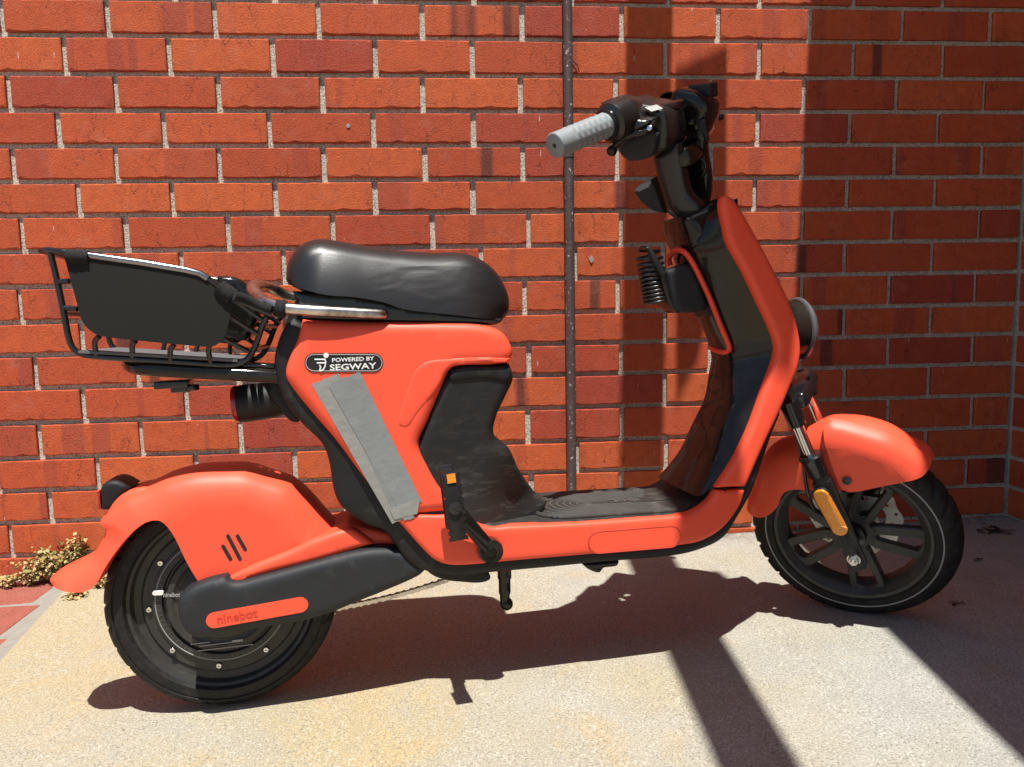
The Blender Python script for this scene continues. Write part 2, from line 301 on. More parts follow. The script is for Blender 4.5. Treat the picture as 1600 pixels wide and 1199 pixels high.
# ------------------------------------------------------------------ mesh helpers
def link(name, me, m, parent=None):
    o = bpy.data.objects.new(name, me); COL.objects.link(o)
    if m is not None and not me.materials: me.materials.append(m)
    if parent is not None: o.parent = parent
    return o
class MB:
    def __init__(s): s.v = []; s.f = []
    def add(s, V, F):
        n = len(s.v); s.v.extend([tuple(map(float, p)) for p in V]); s.f.extend([tuple(i+n for i in f) for f in F]); return s
    def box(s, c, size, rot=None):
        R = rot if rot is not None else np.eye(3)
        V = [np.array(c)+R@(np.array((i, j, k))*np.array(size)/2) for i in (-1, 1) for j in (-1, 1) for k in (-1, 1)]
        return s.add(V, [(0, 1, 3, 2), (4, 6, 7, 5), (0, 4, 5, 1), (2, 3, 7, 6), (0, 2, 6, 4), (1, 5, 7, 3)])
    def tube(s, pts, r, n=12, closed=False, sect=None):
        P = [np.array(p, float) for p in pts]; m = len(P)
        rr = r if isinstance(r, (list, tuple, np.ndarray)) else [r]*m
        T = []
        for i in range(m):
            a = P[(i-1) % m] if (closed or i > 0) else P[i]; b = P[(i+1) % m] if (closed or i < m-1) else P[i]
            t = b-a; T.append(t/(np.linalg.norm(t)+1e-12))
        up = np.array([0, 0, 1.0]) if abs(T[0][2]) < 0.9 else np.array([0, 1.0, 0])
        u = np.cross(T[0], up); u /= np.linalg.norm(u); V = []
        for i in range(m):
            u = u-T[i]*(u@T[i]); u /= np.linalg.norm(u); w = np.cross(T[i], u)
            if sect is None:
                for k in range(n):
                    a = 2*math.pi*k/n; V.append(P[i]+rr[i]*(math.cos(a)*u+math.sin(a)*w))
            else:
                n = len(sect)
                for (a, b) in sect: V.append(P[i]+a*u+b*w)
        F = []
        for i in range(m if closed else m-1):
            for k in range(n):
                j = (i+1) % m; F.append((i*n+k, i*n+(k+1) % n, j*n+(k+1) % n, j*n+k))
        if not closed: F.append(tuple(range(n))[::-1]); F.append(tuple((m-1)*n+k for k in range(n)))
        return s.add(V, F)
    def lathe(s, prof, c, axis, n=48, closed=False, mod=None):
        """prof: (distance along axis, radius) list round the axis through c"""
        ax = np.array(axis, float); ax /= np.linalg.norm(ax)
        u = np.cross(ax, [0, 0, 1.0]) if abs(ax[2]) < 0.9 else np.cross(ax, [0, 1.0, 0]); u /= np.linalg.norm(u); w = np.cross(ax, u)
        c = np.array(c, float); V = []; m = len(prof)
        for k in range(n):
            a = 2*math.pi*k/n; d = math.cos(a)*u+math.sin(a)*w
            for i, (h, r) in enumerate(prof):
                rr = r + (mod(i, k) if mod else 0); V.append(c+ax*h+d*rr)
        F = []
        for k in range(n):
            k2 = (k+1) % n
            for i in range(m if closed else m-1):
                j = (i+1) % m; F.append((k*m+i, k*m+j, k2*m+j, k2*m+i))
        return s.add(V, F)
    def sphere(s, c, r, n=12):
        prof = [(-r*math.cos(math.pi*i/n), r*math.sin(math.pi*i/n)+1e-5) for i in range(n+1)]
        return s.lathe(prof, c, (0, 0, 1), n*2)
    def xf(s, fn): s.v = [tuple(fn(np.array(p))) for p in s.v]; return s
    def mesh(s, name, smooth=35, bevel=0.0, seg=2):
        me = bpy.data.meshes.new(name); me.from_pydata(s.v, [], s.f)
        bm = bmesh.new(); bm.from_mesh(me)
        bmesh.ops.remove_doubles(bm, verts=bm.verts, dist=1e-6)
        bmesh.ops.recalc_face_normals(bm, faces=bm.faces)
        if bevel:
            es = [e for e in bm.edges if len(e.link_faces) == 2 and e.calc_face_angle(0) > R_(40)]
            bmesh.ops.bevel(bm, geom=es, offset=bevel, segments=seg, profile=0.5, affect='EDGES', clamp_overlap=True)
        bm.to_mesh(me); bm.free()
        if smooth:
            me.shade_smooth(); me.set_sharp_from_angle(angle=R_(smooth))
        me.update(); return me
def make(name, mb, m, parent=None, smooth=35, bevel=0.0, seg=2):
    return link(name, mb.mesh(name, smooth, bevel, seg), m, parent)
def empty(name, label=None, cat=None, group=None, mw=None, loc=None):
    o = bpy.data.objects.new(name, None); o.empty_display_size = 0.1; COL.objects.link(o)
    if mw is not None: o.matrix_world = mw
    if loc is not None: o.location = loc
    if label: o['label'] = label
    if cat: o['category'] = cat
    if group: o['group'] = group
    return o
def tag(o, label, cat, group=None):
    o['label'] = label; o['category'] = cat
    if group: o['group'] = group
    return o

# ------------------------------------------------------------------ ground
SL, XC = 0.0206583, 2.6587
def gz(x): return SL*(x-XC)
def sheet(name, pts, dz, m, sub=None):
    mb = MB(); mb.add([(x, y, gz(x)+dz) for x, y in pts], [tuple(range(len(pts)))])
    o = make(name, mb, m, None, 0); o['kind'] = 'structure'; return o
sheet('ground', [(-60, -60), (60, -60), (60, 60), (-60, 60)], -0.03, M['earth'])
def slab(name, pts, top, bot, m, kind='structure', bevel=0.0):
    mb = MB(); n = len(pts)
    mb.add([(x, y, gz(x)+top) for x, y in pts]+[(x, y, gz(x)+bot) for x, y in pts], [tuple(range(n)), tuple(range(2*n-1, n-1, -1))]+[(i, i+n, (i+1) % n+n, (i+1) % n) for i in range(n)])
    o = make(name, mb, m, None, 0, bevel)
    if kind: o['kind'] = kind
    return o
def edge_x(y): return 0.0755 - 0.155*y        # the left edge of the concrete, seen slightly skew to the wall
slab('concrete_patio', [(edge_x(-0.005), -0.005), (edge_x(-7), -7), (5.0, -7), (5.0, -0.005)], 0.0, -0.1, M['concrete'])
path = slab('brick_path', [(edge_x(-0.004)-0.03, -0.004), (edge_x(-7)-0.03, -7), (-3.0, -7), (-3.0, -0.004)], -0.0065, -0.1, M['edging'])
slab('cement_edging', [(edge_x(-0.06)-0.031, -0.06), (edge_x(-0.06), -0.06), (edge_x(-7), -7), (edge_x(-7)-0.031, -7)], -0.004, -0.06, M['edging'], bevel=0.004)

def rough_brick(name, L, H, D, seed, nx=13, nz=2, amp=0.00012, edge=0.0012):
    """brick with the front (-Y) face at y=0 and its back at y=D; chipped, slightly rounded front edges"""
    r = random.Random(seed); V = []; F = []
    xs = [-L/2+L*i/nx for i in range(nx+1)]; zs = [-H/2+H*k/nz for k in range(nz+1)]
    idx = {}
    for i, x in enumerate(xs):
        for k, z in enumerate(zs):
            b = i in (0, nx) or k in (0, nz)
            dx = dz = 0.0; y = r.uniform(-amp, amp)
            if b:
                q = 0.0016+r.random()**3*edge*2
                if i == 0: dx = q
                if i == nx: dx = -q
                if k == 0: dz = q*(1.0 if r.random() < 0.8 else 2.0)
                if k == nz: dz = -q*0.8
                if i in (0, nx) and k in (0, nz): dx *= 1.9; dz *= 1.9
                y = abs(r.gauss(0, 0.00012))
            idx[i, k] = len(V); V.append((x+dx, y, z+dz))
    for i in range(nx):
        for k in range(nz): F.append((idx[i, k], idx[i+1, k], idx[i+1, k+1], idx[i, k+1]))
    loop = [(i, 0) for i in range(nx)]+[(nx, k) for k in range(nz)]+[(i, nz) for i in range(nx, 0, -1)]+[(0, k) for k in range(nz, 0, -1)]
    ring = []
    for (i, k) in loop:
        x = xs[i]; z = zs[k]; ring.append(len(V)); V.append((x+r.uniform(-.0004, .0004), 0.0016, z+r.uniform(-.0006, .0006)))
    back = []
    for (i, k) in loop: back.append(len(V)); V.append((xs[i], D, zs[k]))
    n = len(loop)
    for a in range(n):
        b2 = (a+1) % n
        F.append((idx[loop[b2]], idx[loop[a]], ring[a], ring[b2])); F.append((ring[b2], ring[a], back[a], back[b2]))
    me = bpy.data.meshes.new(name); me.from_pydata(V, [], F); me.materials.append(M['brick'])
    me.shade_smooth(); me.set_sharp_from_angle(angle=R_(14)); me.update(); return me

BZ = [1.3137, 1.2219, 1.1341, 1.0480, 0.9615, 0.8777, 0.7890, 0.7011, 0.6116, 0.5279, 0.4434, 0.3535, 0.261, 0.1752, 0.0902, 0.0019]
RX = {-1: [0.1572, 0.4097, 0.6536, 0.9024, 1.1515, 1.4024, 1.6567, 1.9024, 2.1582, 2.4066], 0: [-0.0006, 0.2485, 0.5051, 0.7593, 1.0181, 1.2741, 1.5338, 1.7895, 2.0408, 2.2943, 2.5429], 1: [0.1403, 0.3883, 0.643, 0.8975, 1.1442, 1.3959, 1.65, 1.9032, 2.1606, 2.4123], 2: [0.0003, 0.2552, 0.5047, 0.7609, 1.0151, 1.2663, 1.5183, 1.7719, 2.027, 2.2855, 2.5344], 3: [0.1111, 0.3659, 0.6245, 0.8862, 1.1426, 1.3943, 1.6432, 1.9022, 2.1576, 2.4052], 4: [-0.004, 0.2444, 0.4962, 0.7565, 1.0157, 1.2702, 1.5213, 1.7757, 2.0297, 2.287, 2.5381], 5: [0.1467, 0.375, 0.6309, 0.8847, 1.1374, 1.3893, 1.6457, 1.8966, 2.1551, 2.4058], 6: [0.0027, 0.2554, 0.5085, 0.7725, 1.0305, 1.2828, 1.5314, 1.7795, 2.0315, 2.2865, 2.5381], 7: [0.1301, 0.3868, 0.6439, 0.9048, 1.1558, 1.4066, 1.6448, 1.8981, 2.1544, 2.4056], 8: [-0.0161, 0.2382, 0.492, 0.7576, 1.0154, 1.2698, 1.5224, 1.7763, 2.0351, 2.2852, 2.5361], 9: [0.1284, 0.3854, 0.6419, 0.9019, 1.152, 1.393, 1.6509, 1.9031, 2.1582, 2.4089], 10: [0.0063, 0.2596, 0.5132, 0.7719, 1.0274, 1.2793, 1.5309, 1.7783, 2.0358, 2.289, 2.5375], 11: [0.1193, 0.3762, 0.6351, 0.8925, 1.1483, 1.3968, 1.6518, 1.9062, 2.1637, 2.411], 12: [0.0026, 0.2569, 0.5098, 0.7677, 1.0223, 1.2732, 1.5333, 1.784, 2.0404, 2.296, 2.5439], 13: [0.1417, 0.3911, 0.6463, 0.8998, 1.153, 1.4085, 1.6563, 1.9096, 2.1601, 2.4106], 14: [0.0146, 0.2645, 0.5201, 0.7774, 1.0312, 1.2802, 1.5321, 1.7824, 2.0355, 2.2857, 2.5366], 15: [-0.0917, 0.1622, 0.4171, 0.6719, 0.9283, 1.181, 1.4116, 1.6644, 1.9127, 2.1618, 2.4096], 16: [-0.0019, 0.2527, 0.5106, 0.7703, 1.0264, 1.2768, 1.5319, 1.7845, 2.04, 2.29, 2.54]}
PB, PH, JT = 0.254, 0.0872, 0.0130
variants = [rough_brick('brick', PB-JT, PH-JT, 0.06, s) for s in range(12)]
halves = [rough_brick('brick', PB/2-JT, PH-JT, 0.06, s+50, nx=6) for s in range(4)]
wall = empty('brick_wall', 'sunlit red brick wall with grey mortar joints running behind the scooter', 'wall')
def bedz(k):
    if k < 0: return BZ[0]+PH*(-k)
    if k > 15: return BZ[15]-PH*(k-15)
    return BZ[k]
CX = 2.655
def put_brick(parent, x0, x1, zt, zb, rnd, side=False):
    """one brick between the joint centre lines x0..x1 and zb..zt; side=True lays it on the return wall (x means -y there)"""
    jt = JT+rnd.uniform(-0.0015, 0.0025); L = x1-x0-jt; H = zt-zb-JT
    if L < 0.02: return
    src = rnd.choice(variants if L > 0.17 else halves)
    base = (PB-JT) if L > 0.17 else (PB/2-JT)
    o = bpy.data.objects.new('brick', src); COL.objects.link(o); o.parent = parent
    c = (x0+x1)/2
    proud = rnd.uniform(-0.0015, 0.002)
    o.location = (c, -0.0+proud, (zt+zb)/2) if not side else (CX+proud, -c, (zt+zb)/2)
    o.scale = (L/base, 1, H/(PH-JT))
    o.rotation_euler = (rnd.uniform(-.004, .004)+(math.pi if False else 0), rnd.uniform(-.0025, .0025), (0 if not side else -math.pi/2))
    return o
nb = 0
for r in range(-4, 17):
    zt, zb = bedz(r-1), bedz(r)
    xs = list(RX[r]) if r in RX else [(0.0 if r % 2 == 0 else 0.135)+PB*i for i in range(10 if r % 2 else 11)]
    while xs[0] > -0.55: xs.insert(0, xs[0]-PB)
    while xs[-1]+PB < CX-0.03: xs.append(xs[-1]+PB)
    xs.append(CX+0.0 if CX-xs[-1] > 0.08 else CX)
    for a, b in zip(xs[:-1], xs[1:]):
        end = b+JT/2-0.002 if b >= CX-1e-6 else b
        put_brick(wall, a, end, zt, zb, rng); nb += 1
# mortar behind the faces: a slab whose face sits a little back from the bricks, finely rippled
def mortar_panel(name, parent, x0, x1, z0, z1, y, side=False):
    mb = MB(); nx, nz = int((x1-x0)/0.03), int((z1-z0)/0.03); V = []; F = []
    rr = random.Random(3)
    for i in range(nx+1):
        for k in range(nz+1):
            x = x0+(x1-x0)*i/nx; z = z0+(z1-z0)*k/nz; yy = y+rr.uniform(-0.0012, 0.0008)
            V.append((x, yy, z) if not side else (CX+yy, -x, z))
    for i in range(nx):
        for k in range(nz): F.append((i*(nz+1)+k, (i+1)*(nz+1)+k, (i+1)*(nz+1)+k+1, i*(nz+1)+k+1))
    mb.add(V, F)
    return make(name, mb, M['mortar'], parent, 40)
mortar_panel('mortar', wall, -3.0, CX+0.05, -0.12, 4.2, 0.0105)
back = MB(); back.box((-0.1, 0.135, 2.0), (5.9, 0.14, 4.3)); make('wall_core', back, M['mortar'], wall, 0)
# bricks higher up and further left than the photograph shows: one joined mesh
fm = MB()
for r in range(-33, -4):
    z0, z1 = bedz(r)+JT/2, bedz(r-1)-JT/2; off = 0 if r % 2 == 0 else PB/2
    for i in range(-12, 11):
        a = i*PB+off; fm.box((a+PB/2-JT/2, 0.03, (z0+z1)/2), (PB-JT, 0.06, z1-z0))
for r in range(-4, 17):
    z0, z1 = bedz(r)+JT/2, bedz(r-1)-JT/2; off = 0 if r % 2 == 0 else PB/2
    x1 = -0.56-JT
    xr = (RX[r][0] if r in RX else (0.0 if r % 2 == 0 else 0.135))
    while xr > -0.55: xr -= PB
    for i in range(9):
        fm.box((xr-PB/2-i*PB, 0.03, (z0+z1)/2), (PB-JT, 0.06, z1-z0))
o = make('brick_courses', fm, M['brick'], wall, 0); o['kind'] = 'stuff'

side = empty('return_wall', 'shaded brick return wall meeting the sunlit wall at the right corner', 'wall')
for r in range(-4, 16):
    zt, zb = bedz(r-1), bedz(r)
    x0 = JT/2+0.0 if r % 2 else JT/2
    xs = [0.004, 0.127 if r % 2 else 0.254]
    while xs[-1] < 1.2: xs.append(xs[-1]+PB)
    for a, b in zip(xs[:-1], xs[1:]): put_brick(side, a+0.002, b, zt, zb, rng, True)
mortar_panel('mortar', side, -0.05, 4.0, -0.12, 4.2, 0.0062, True)
sb = MB(); sb.box((CX+0.125, -2.0, 2.0), (0.22, 4.1, 4.3)); make('wall_core', sb, M['mortar'], side, 0)
fm = MB()
for r in range(-33, 16):
    z0, z1 = bedz(r)+JT/2, bedz(r-1)-JT/2; off = 0.127 if r % 2 else 0.254
    st = 0
    if r >= -4:
        st = off
        while st < 1.2: st += PB
    else: st = off
    y = st
    while y < 3.9: fm.box((CX+0.03, -(y+PB/2), (z0+z1)/2), (0.06, PB-JT, z1-z0)); y += PB
o = make('brick_courses', fm, M['brick'], side, 0); o['kind'] = 'stuff'

# paving bricks of the path, laid square to the concrete edge
pv = [rough_brick('paver', 0.22-0.012, 0.10-0.012, 0.05, 90+s, nx=8, nz=3, amp=0.0003) for s in range(4)]
for p_ in pv: p_.materials.clear(); p_.materials.append(M['paver'])
rp = random.Random(5); yy = -0.008
for row in range(9):
    d = 0.185 if row else 0.178
    y0, y1 = yy, yy-d; yy = y1; yc = (y0+y1)/2
    x1 = edge_x(yc)-0.036
    first = 0.20 if row % 2 else 0.31
    for i in range(4):
        Lx = first if i == 0 else 0.38
        o = bpy.data.objects.new('paver', rp.choice(pv)); COL.objects.link(o); o.parent = path
        xc = x1-Lx/2
        o.location = (xc, yc, gz(xc)-0.003+rp.uniform(-.001, .001)); o.rotation_euler = (-math.pi/2, 0, 0)
        o.scale = ((Lx-0.018)/0.208, 1, (d-0.020)/0.088); x1 -= Lx

# ------------------------------------------------------------------ patio cover overhead (out of frame; casts the shadows)
CZ = 2.69
cov = empty('patio_cover', 'timber patio cover above the scooter, its rafter and roof board shading the wall', 'roof', loc=(2.1, -2.0, CZ))
def cover_box(name, x0a, x1a, y0, y1, z0, z1, slope=0.12):
    mb = MB(); P = []
    for z in (z0, z1):
        for (x, y) in ((x0a+slope*y0, y0), (x1a+slope*y0, y0), (x1a+slope*y1, y1), (x0a+slope*y1, y1)): P.append((x-2.1, y+2.0, z-CZ))
    mb.add(P, [(0, 1, 2, 3), (7, 6, 5, 4), (0, 4, 5, 1), (1, 5, 6, 2), (2, 6, 7, 3), (3, 7, 4, 0)])
    return make(name, mb, M['wood'], cov, 0)
cover_box('rafter', 1.570, 1.690, -0.01, -4.0, CZ, CZ+0.12, 0.083)
cover_box('roof_board', 2.075, 4.6, -0.012, -4.0, CZ, CZ+0.04)
mb = MB(); tri = [(1.66, -0.47), (1.80, -0.45), (1.80, -0.60), (1.72, -0.72), (1.66, -0.76)]  # unseen plate added beside the rafter, outlined to cast the slanted wall shadow
mb.add([(x-2.1, y+2.0, dz) for dz in (0.0, -0.01) for x, y in tri], [(0, 1, 2, 3, 4), (9, 8, 7, 6, 5)]+[(i, (i+1) % 5, (i+1) % 5+5, i+5) for i in range(5)])
make('shadow_plate', mb, M['wood'], cov, 0)
mb = MB(); tri = [(1.56, -1.16), (1.68, -1.16), (1.70, -1.30), (1.66, -1.42), (1.55, -1.42)]  # another unseen plate, added only to shade the upper leg shield rim
mb.add([(x-2.1, y+2.0, dz) for dz in (0.0, -0.01) for x, y in tri], [(0, 1, 2, 3, 4), (9, 8, 7, 6, 5)]+[(i, (i+1) % 5, (i+1) % 5+5, i+5) for i in range(5)])
make('shadow_plate', mb, M['wood'], cov, 0)

# ------------------------------------------------------------------ pipe on the wall
PX = 1.3885
pipe = empty('wall_pipe', 'thin rusty-brown metal pipe standing upright against the sunlit bricks', 'pipe', loc=(PX, -0.022, gz(PX)))
mb = MB(); mb.tube([(0, 0, 0.0), (0, 0, 1.05)], 0.0128, 20); make('lower_pipe', mb, M['pipe'], pipe)
mb = MB(); mb.tube([(0, 0, 1.0505), (-0.004, 0, 4.0)], 0.0122, 20); make('upper_pipe', mb, M['pipe'], pipe)
mb = MB(); mb.lathe([(0, 0.0129), (0, 0.0142), (0.03, 0.0142), (0.03, 0.0129)], (0, 0, 1.038), (0, 0, 1), 20); make('coupling', mb, M['pipe'], pipe)

# ================================================================== the scooter
# scooter frame: x forward, y to its left (away from the camera), z up, origin under the rear wheel
O_ = np.array([0.668, -0.735, -0.041])
yw, ln = R_(6.8), R_(2.0)
SX = np.array([math.cos(yw), math.sin(yw), SL]); SX /= np.linalg.norm(SX)
T0 = np.array([0, 0, 1.0])-SX*SX[2]; T0 /= np.linalg.norm(T0)
L0 = np.cross(T0, SX); TZ = T0*math.cos(ln)+L0*math.sin(ln); LY = np.cross(TZ, SX)
MW = np.array([SX, LY, TZ])
ROOT = Matrix(((SX[0], LY[0], TZ[0], O_[0]), (SX[1], LY[1], TZ[1], O_[1]), (SX[2], LY[2], TZ[2], O_[2]), (0, 0, 0, 1)))
# steering: everything on the fork is turned about the raked head axis
DELTA, RAKE, AX0 = 45.0, 26.0, np.array([1.222, 0.0, 0.18])
_a = np.array([-math.sin(R_(RAKE)), 0, math.cos(R_(RAKE))])
_K = np.array([[0, -_a[2], _a[1]], [_a[2], 0, -_a[0]], [-_a[1], _a[0], 0]])
RS = np.eye(3)+math.sin(R_(-DELTA))*_K+(1-math.cos(R_(-DELTA)))*_K@_K
def steer(v): return RS@(np.array(v)-AX0)+AX0
def pt(x, y, w, st=False):
    """where the sight line through photograph point (x, y) meets the scooter's plane at side distance w; returns (x, z)"""
    ro, v = ray(x, y); lo = MW@(ro-O_); lv = MW@v
    if st: lo = RS.T@(lo-AX0)+AX0; lv = RS.T@lv
    t = (-w-lo[1])/lv[1]; p = lo+t*lv
    return np.array([p[0], p[2]])
def P3(x, y, w, st=False):
    p = pt(x, y, w, st); return np.array([p[0], -w, p[1]])
scooter = empty('electric_scooter', 'orange and black electric scooter with a rear basket, front wheel turned to the viewer', 'scooter', mw=ROOT)

def smooth_poly(pts, w, st=False, step=0.006, closed=True):
    """pts: (px, py[, flags[, w]]); flags: c corner, h the stretch after it keeps a square edge. -> 2-D points, hard flags"""
    P = []; C = []; Hd = []
    for p in pts:
        fl = p[2] if len(p) > 2 else ''; ww = p[3] if len(p) > 3 else w
        P.append(pt(p[0], p[1], ww, st)); C.append('c' in fl); Hd.append('h' in fl)
    n = len(P); out = []; hard = []
    for i in range(n if closed else n-1):
        p1, p2 = P[i], P[(i+1) % n]
        p0 = P[i-1] if (closed or i > 0) else p1; p3 = P[(i+2) % n] if (closed or i < n-2) else p2
        d = np.linalg.norm(p2-p1)
        m1 = (p2-p0) if not C[i] else (p2-p1)*1.0
        m2 = (p3-p1) if not C[(i+1) % n] else (p2-p1)*1.0
        l1, l2 = np.linalg.norm(m1)+1e-9, np.linalg.norm(m2)+1e-9
        m1 = m1/l1*d; m2 = m2/l2*d
        k = max(1, int(round(d/step)))
        for j in range(k):
            t = j/k; h00 = 2*t**3-3*t**2+1; h10 = t**3-2*t**2+t; h01 = -2*t**3+3*t**2; h11 = t**3-t**2
            out.append(h00*p1+h10*m1+h01*p2+h11*m2); hard.append(Hd[i])
    if not closed: out.append(P[-1]); hard.append(False)
    return np.array(out), hard

def inside(poly, q):
    x, y = q[:, 0], q[:, 1]; res = np.zeros(len(q), bool); j = len(poly)-1
    for i in range(len(poly)):
        xi, yi = poly[i]; xj, yj = poly[j]
        c = ((yi > y) != (yj > y)) & (x < (xj-xi)*(y-yi)/(yj-yi+1e-15)+xi); res ^= c; j = i
    return res
def segdist(q, A, B):
    if len(A) == 0: return np.full(len(q), 1e3)
    out = np.full(len(q), 1e3)
    for a, b in zip(A, B):
        ab = b-a; t = np.clip(((q-a)@ab)/(ab@ab+1e-15), 0, 1); d = np.linalg.norm(q-(a+t[:, None]*ab), axis=1); out = np.minimum(out, d)
    return out
def pillow(name, poly, hard, near, far, b, m, parent, grid=0.010, st=False, fn=None, holes=(), smooth=32, bfar=None, tweak=None):
    """a shell with the given side outline, its two faces at side distances near and far, edges rounded by b except on hard stretches"""
    bfar = b if bfar is None else bfar
    poly = np.array(poly); n = len(poly); nxt = np.roll(poly, -1, 0); A, B = poly, nxt
    soft = [i for i in range(n) if not hard[i]]; SA, SB = A[soft], B[soft]
    pts = [tuple(p) for p in poly]; edges = [(i, (i+1) % n) for i in range(n)]
    loops = [poly]
    for h in holes:
        h = np.array(h); o = len(pts); pts += [tuple(p) for p in h]; edges += [(o+i, o+(i+1) % len(h)) for i in range(len(h))]; loops.append(h)
    area = 0.5*np.sum(A[:, 0]*B[:, 1]-B[:, 0]*A[:, 1]); sgn = 1 if area > 0 else -1
    cand = []
    tan = nxt-np.roll(poly, 1, 0); tan /= (np.linalg.norm(tan, axis=1)[:, None]+1e-12); nrm = np.stack([-tan[:, 1], tan[:, 0]], 1)*sgn
    bb = max(b, bfar)
    if bb > 0.0012:
        for f in (0.14, 0.45, 1.0):
            q = (poly+nrm*bb*f)[soft]; dd = segdist(q, A, B); cand.append(q[dd > bb*f*0.93])
    lo, hi = poly.min(0), poly.max(0)
    gx, gy = np.meshgrid(np.arange(lo[0], hi[0], grid), np.arange(lo[1], hi[1], grid)); gx = gx+(np.arange(gx.shape[0])[:, None] % 2)*grid/2
    q = np.stack([gx.ravel(), gy.ravel()], 1); q = q[inside(poly, q)]
    if len(q):
        dd = segdist(q, A, B); q = q[dd > max(bb*1.15, grid*0.5)]; cand.append(q)
    q = np.concatenate(cand) if cand else np.zeros((0, 2))
    if len(q): q = q[inside(poly, q)]
    for h in loops[1:]:
        if len(q):
            q = q[~inside(h, q)]; q = q[segdist(q, h, np.roll(h, -1, 0)) > 0.002]
    pts += [tuple(p) for p in q]
    V2, E2, F2, *_ = delaunay_2d_cdt([Vector(p) for p in pts], edges, [], 1, 1e-7)
    V = np.array([[v[0], v[1]] for v in V2])
    if len(loops) > 1:
        F2 = [f for f in F2 if not any(inside(h, np.array([V[list(f)].mean(0)]))[0] for h in loops[1:])]
    d = segdist(V, SA, SB)
    def prof(bv): 
        if bv <= 0: return np.zeros(len(V))
        t = np.clip(d/bv, 0, 1); return bv-bv*np.sqrt(np.clip(1-(1-t)**2, 0, 1))
    sc = np.array([fn(v[0], v[1]) for v in V]) if fn else np.ones(len(V))
    wn_, wf = (near-prof(b))*sc, (far+prof(bfar))*sc if far < 0 else far+prof(bfar)
    if tweak is not None: wn_ = wn_+np.array([tweak(v[0], v[1]) for v in V])
    VV = [(v[0], -w, v[1]) for v, w in zip(V, wn_)]+[(v[0], -w, v[1]) for v, w in zip(V, wf)]
    m_ = len(V); FF = []; cnt = {}
    for f in F2:
        FF.append(tuple(f)); FF.append(tuple(i+m_ for i in reversed(f)))
        for a, b2 in zip(f, list(f[1:])+[f[0]]): cnt[(a, b2)] = cnt.get((a, b2), 0)+1
    for (a, b2) in cnt:
        if (b2, a) not in cnt: FF.append((b2, a, a+m_, b2+m_))
    mb = MB(); mb.add(VV, FF)
    if st: mb.xf(steer)
    return make(name, mb, m, parent, smooth)
def shell(name, pts, w, near, far, b, m, parent, st=False, **k):
    poly, hard = smooth_poly(pts, w, st); return pillow(name, poly, hard, near, far, b, m, parent, st=st, **k)
def stadium(c, L, r, ang, n=10):
    ca, sa = math.cos(ang), math.sin(ang); o = []
    for s_, a0 in ((1, -math.pi/2), (-1, math.pi/2)):
        for i in range(n+1):
            a = a0+math.pi*i/n; x = s_*L/2+r*math.cos(a); y = r*math.sin(a); o.append((c[0]+x*ca-y*sa, c[1]+x*sa+y*ca))
    return np.array(o)
def pstad(x0, y0, x1, y1, rpx, w, st=False):
    a, b = pt(x0, y0, w, st), pt(x1, y1, w, st); e = pt(x0, y0+rpx, w, st)
    return stadium((a+b)/2, np.linalg.norm(b-a), np.linalg.norm(e-a), math.atan2(*(b-a)[::-1]))
def smooth3(P, k=6, closed=False):
    P = [np.array(p, float) for p in P]; n = len(P); o = []
    for i in range(n if closed else n-1):
        p1, p2 = P[i], P[(i+1) % n]; p0 = P[i-1] if (closed or i > 0) else p1; p3 = P[(i+2) % n] if (closed or i < n-2) else p2
        for j in range(k):
            t = j/k; o.append(0.5*((2*p1)+(p2-p0)*t+(2*p0-5*p1+4*p2-p3)*t*t+(-p0+3*p1-3*p2+p3)*t**3))
    if not closed: o.append(P[-1])
    return o
def tube_px(name, pts, r, m, parent, st=False, k=6, n=12, closed=False, smoothp=True, mirror=False):
    P = [P3(*p, st) for p in pts]
    if smoothp: P = smooth3(P, k, closed)
    mb = MB(); mb.tube(P, r, n, closed)
    if mirror: mb.tube([(p[0], -p[1], p[2]) for p in P], r, n, closed)
    if st: mb.xf(steer)
    return make(name, mb, m, parent, 50)
def text(name, s, size, c, ang, w, m, parent, shear=0.0, thick=0.0004, xs=1.0, flat=None, st=False, align='CENTER'):
    cu = bpy.data.curves.new(name, 'FONT'); cu.body = s; cu.size = size; cu.align_x = align; cu.align_y = 'CENTER'; cu.shear = shear; cu.extrude = thick; cu.offset = size*0.02; cu.resolution_u = 3
    ob = bpy.data.objects.new('tmp', cu); me = bpy.data.meshes.new_from_object(ob); bpy.data.objects.remove(ob)
    ca, sa = math.cos(ang), math.sin(ang)
    for v in me.vertices:
        x, y, z = v.co.x*xs, v.co.y, v.co.z
        X, Z = x*ca-y*sa, x*sa+y*ca
        v.co = (c[0]+X, -w-z, c[1]+Z) if flat is None else flat(X, Z, z)
        if st: v.co = Vector(steer(v.co))
    me.materials.clear(); me.name = name
    return link(name, me, m, parent)

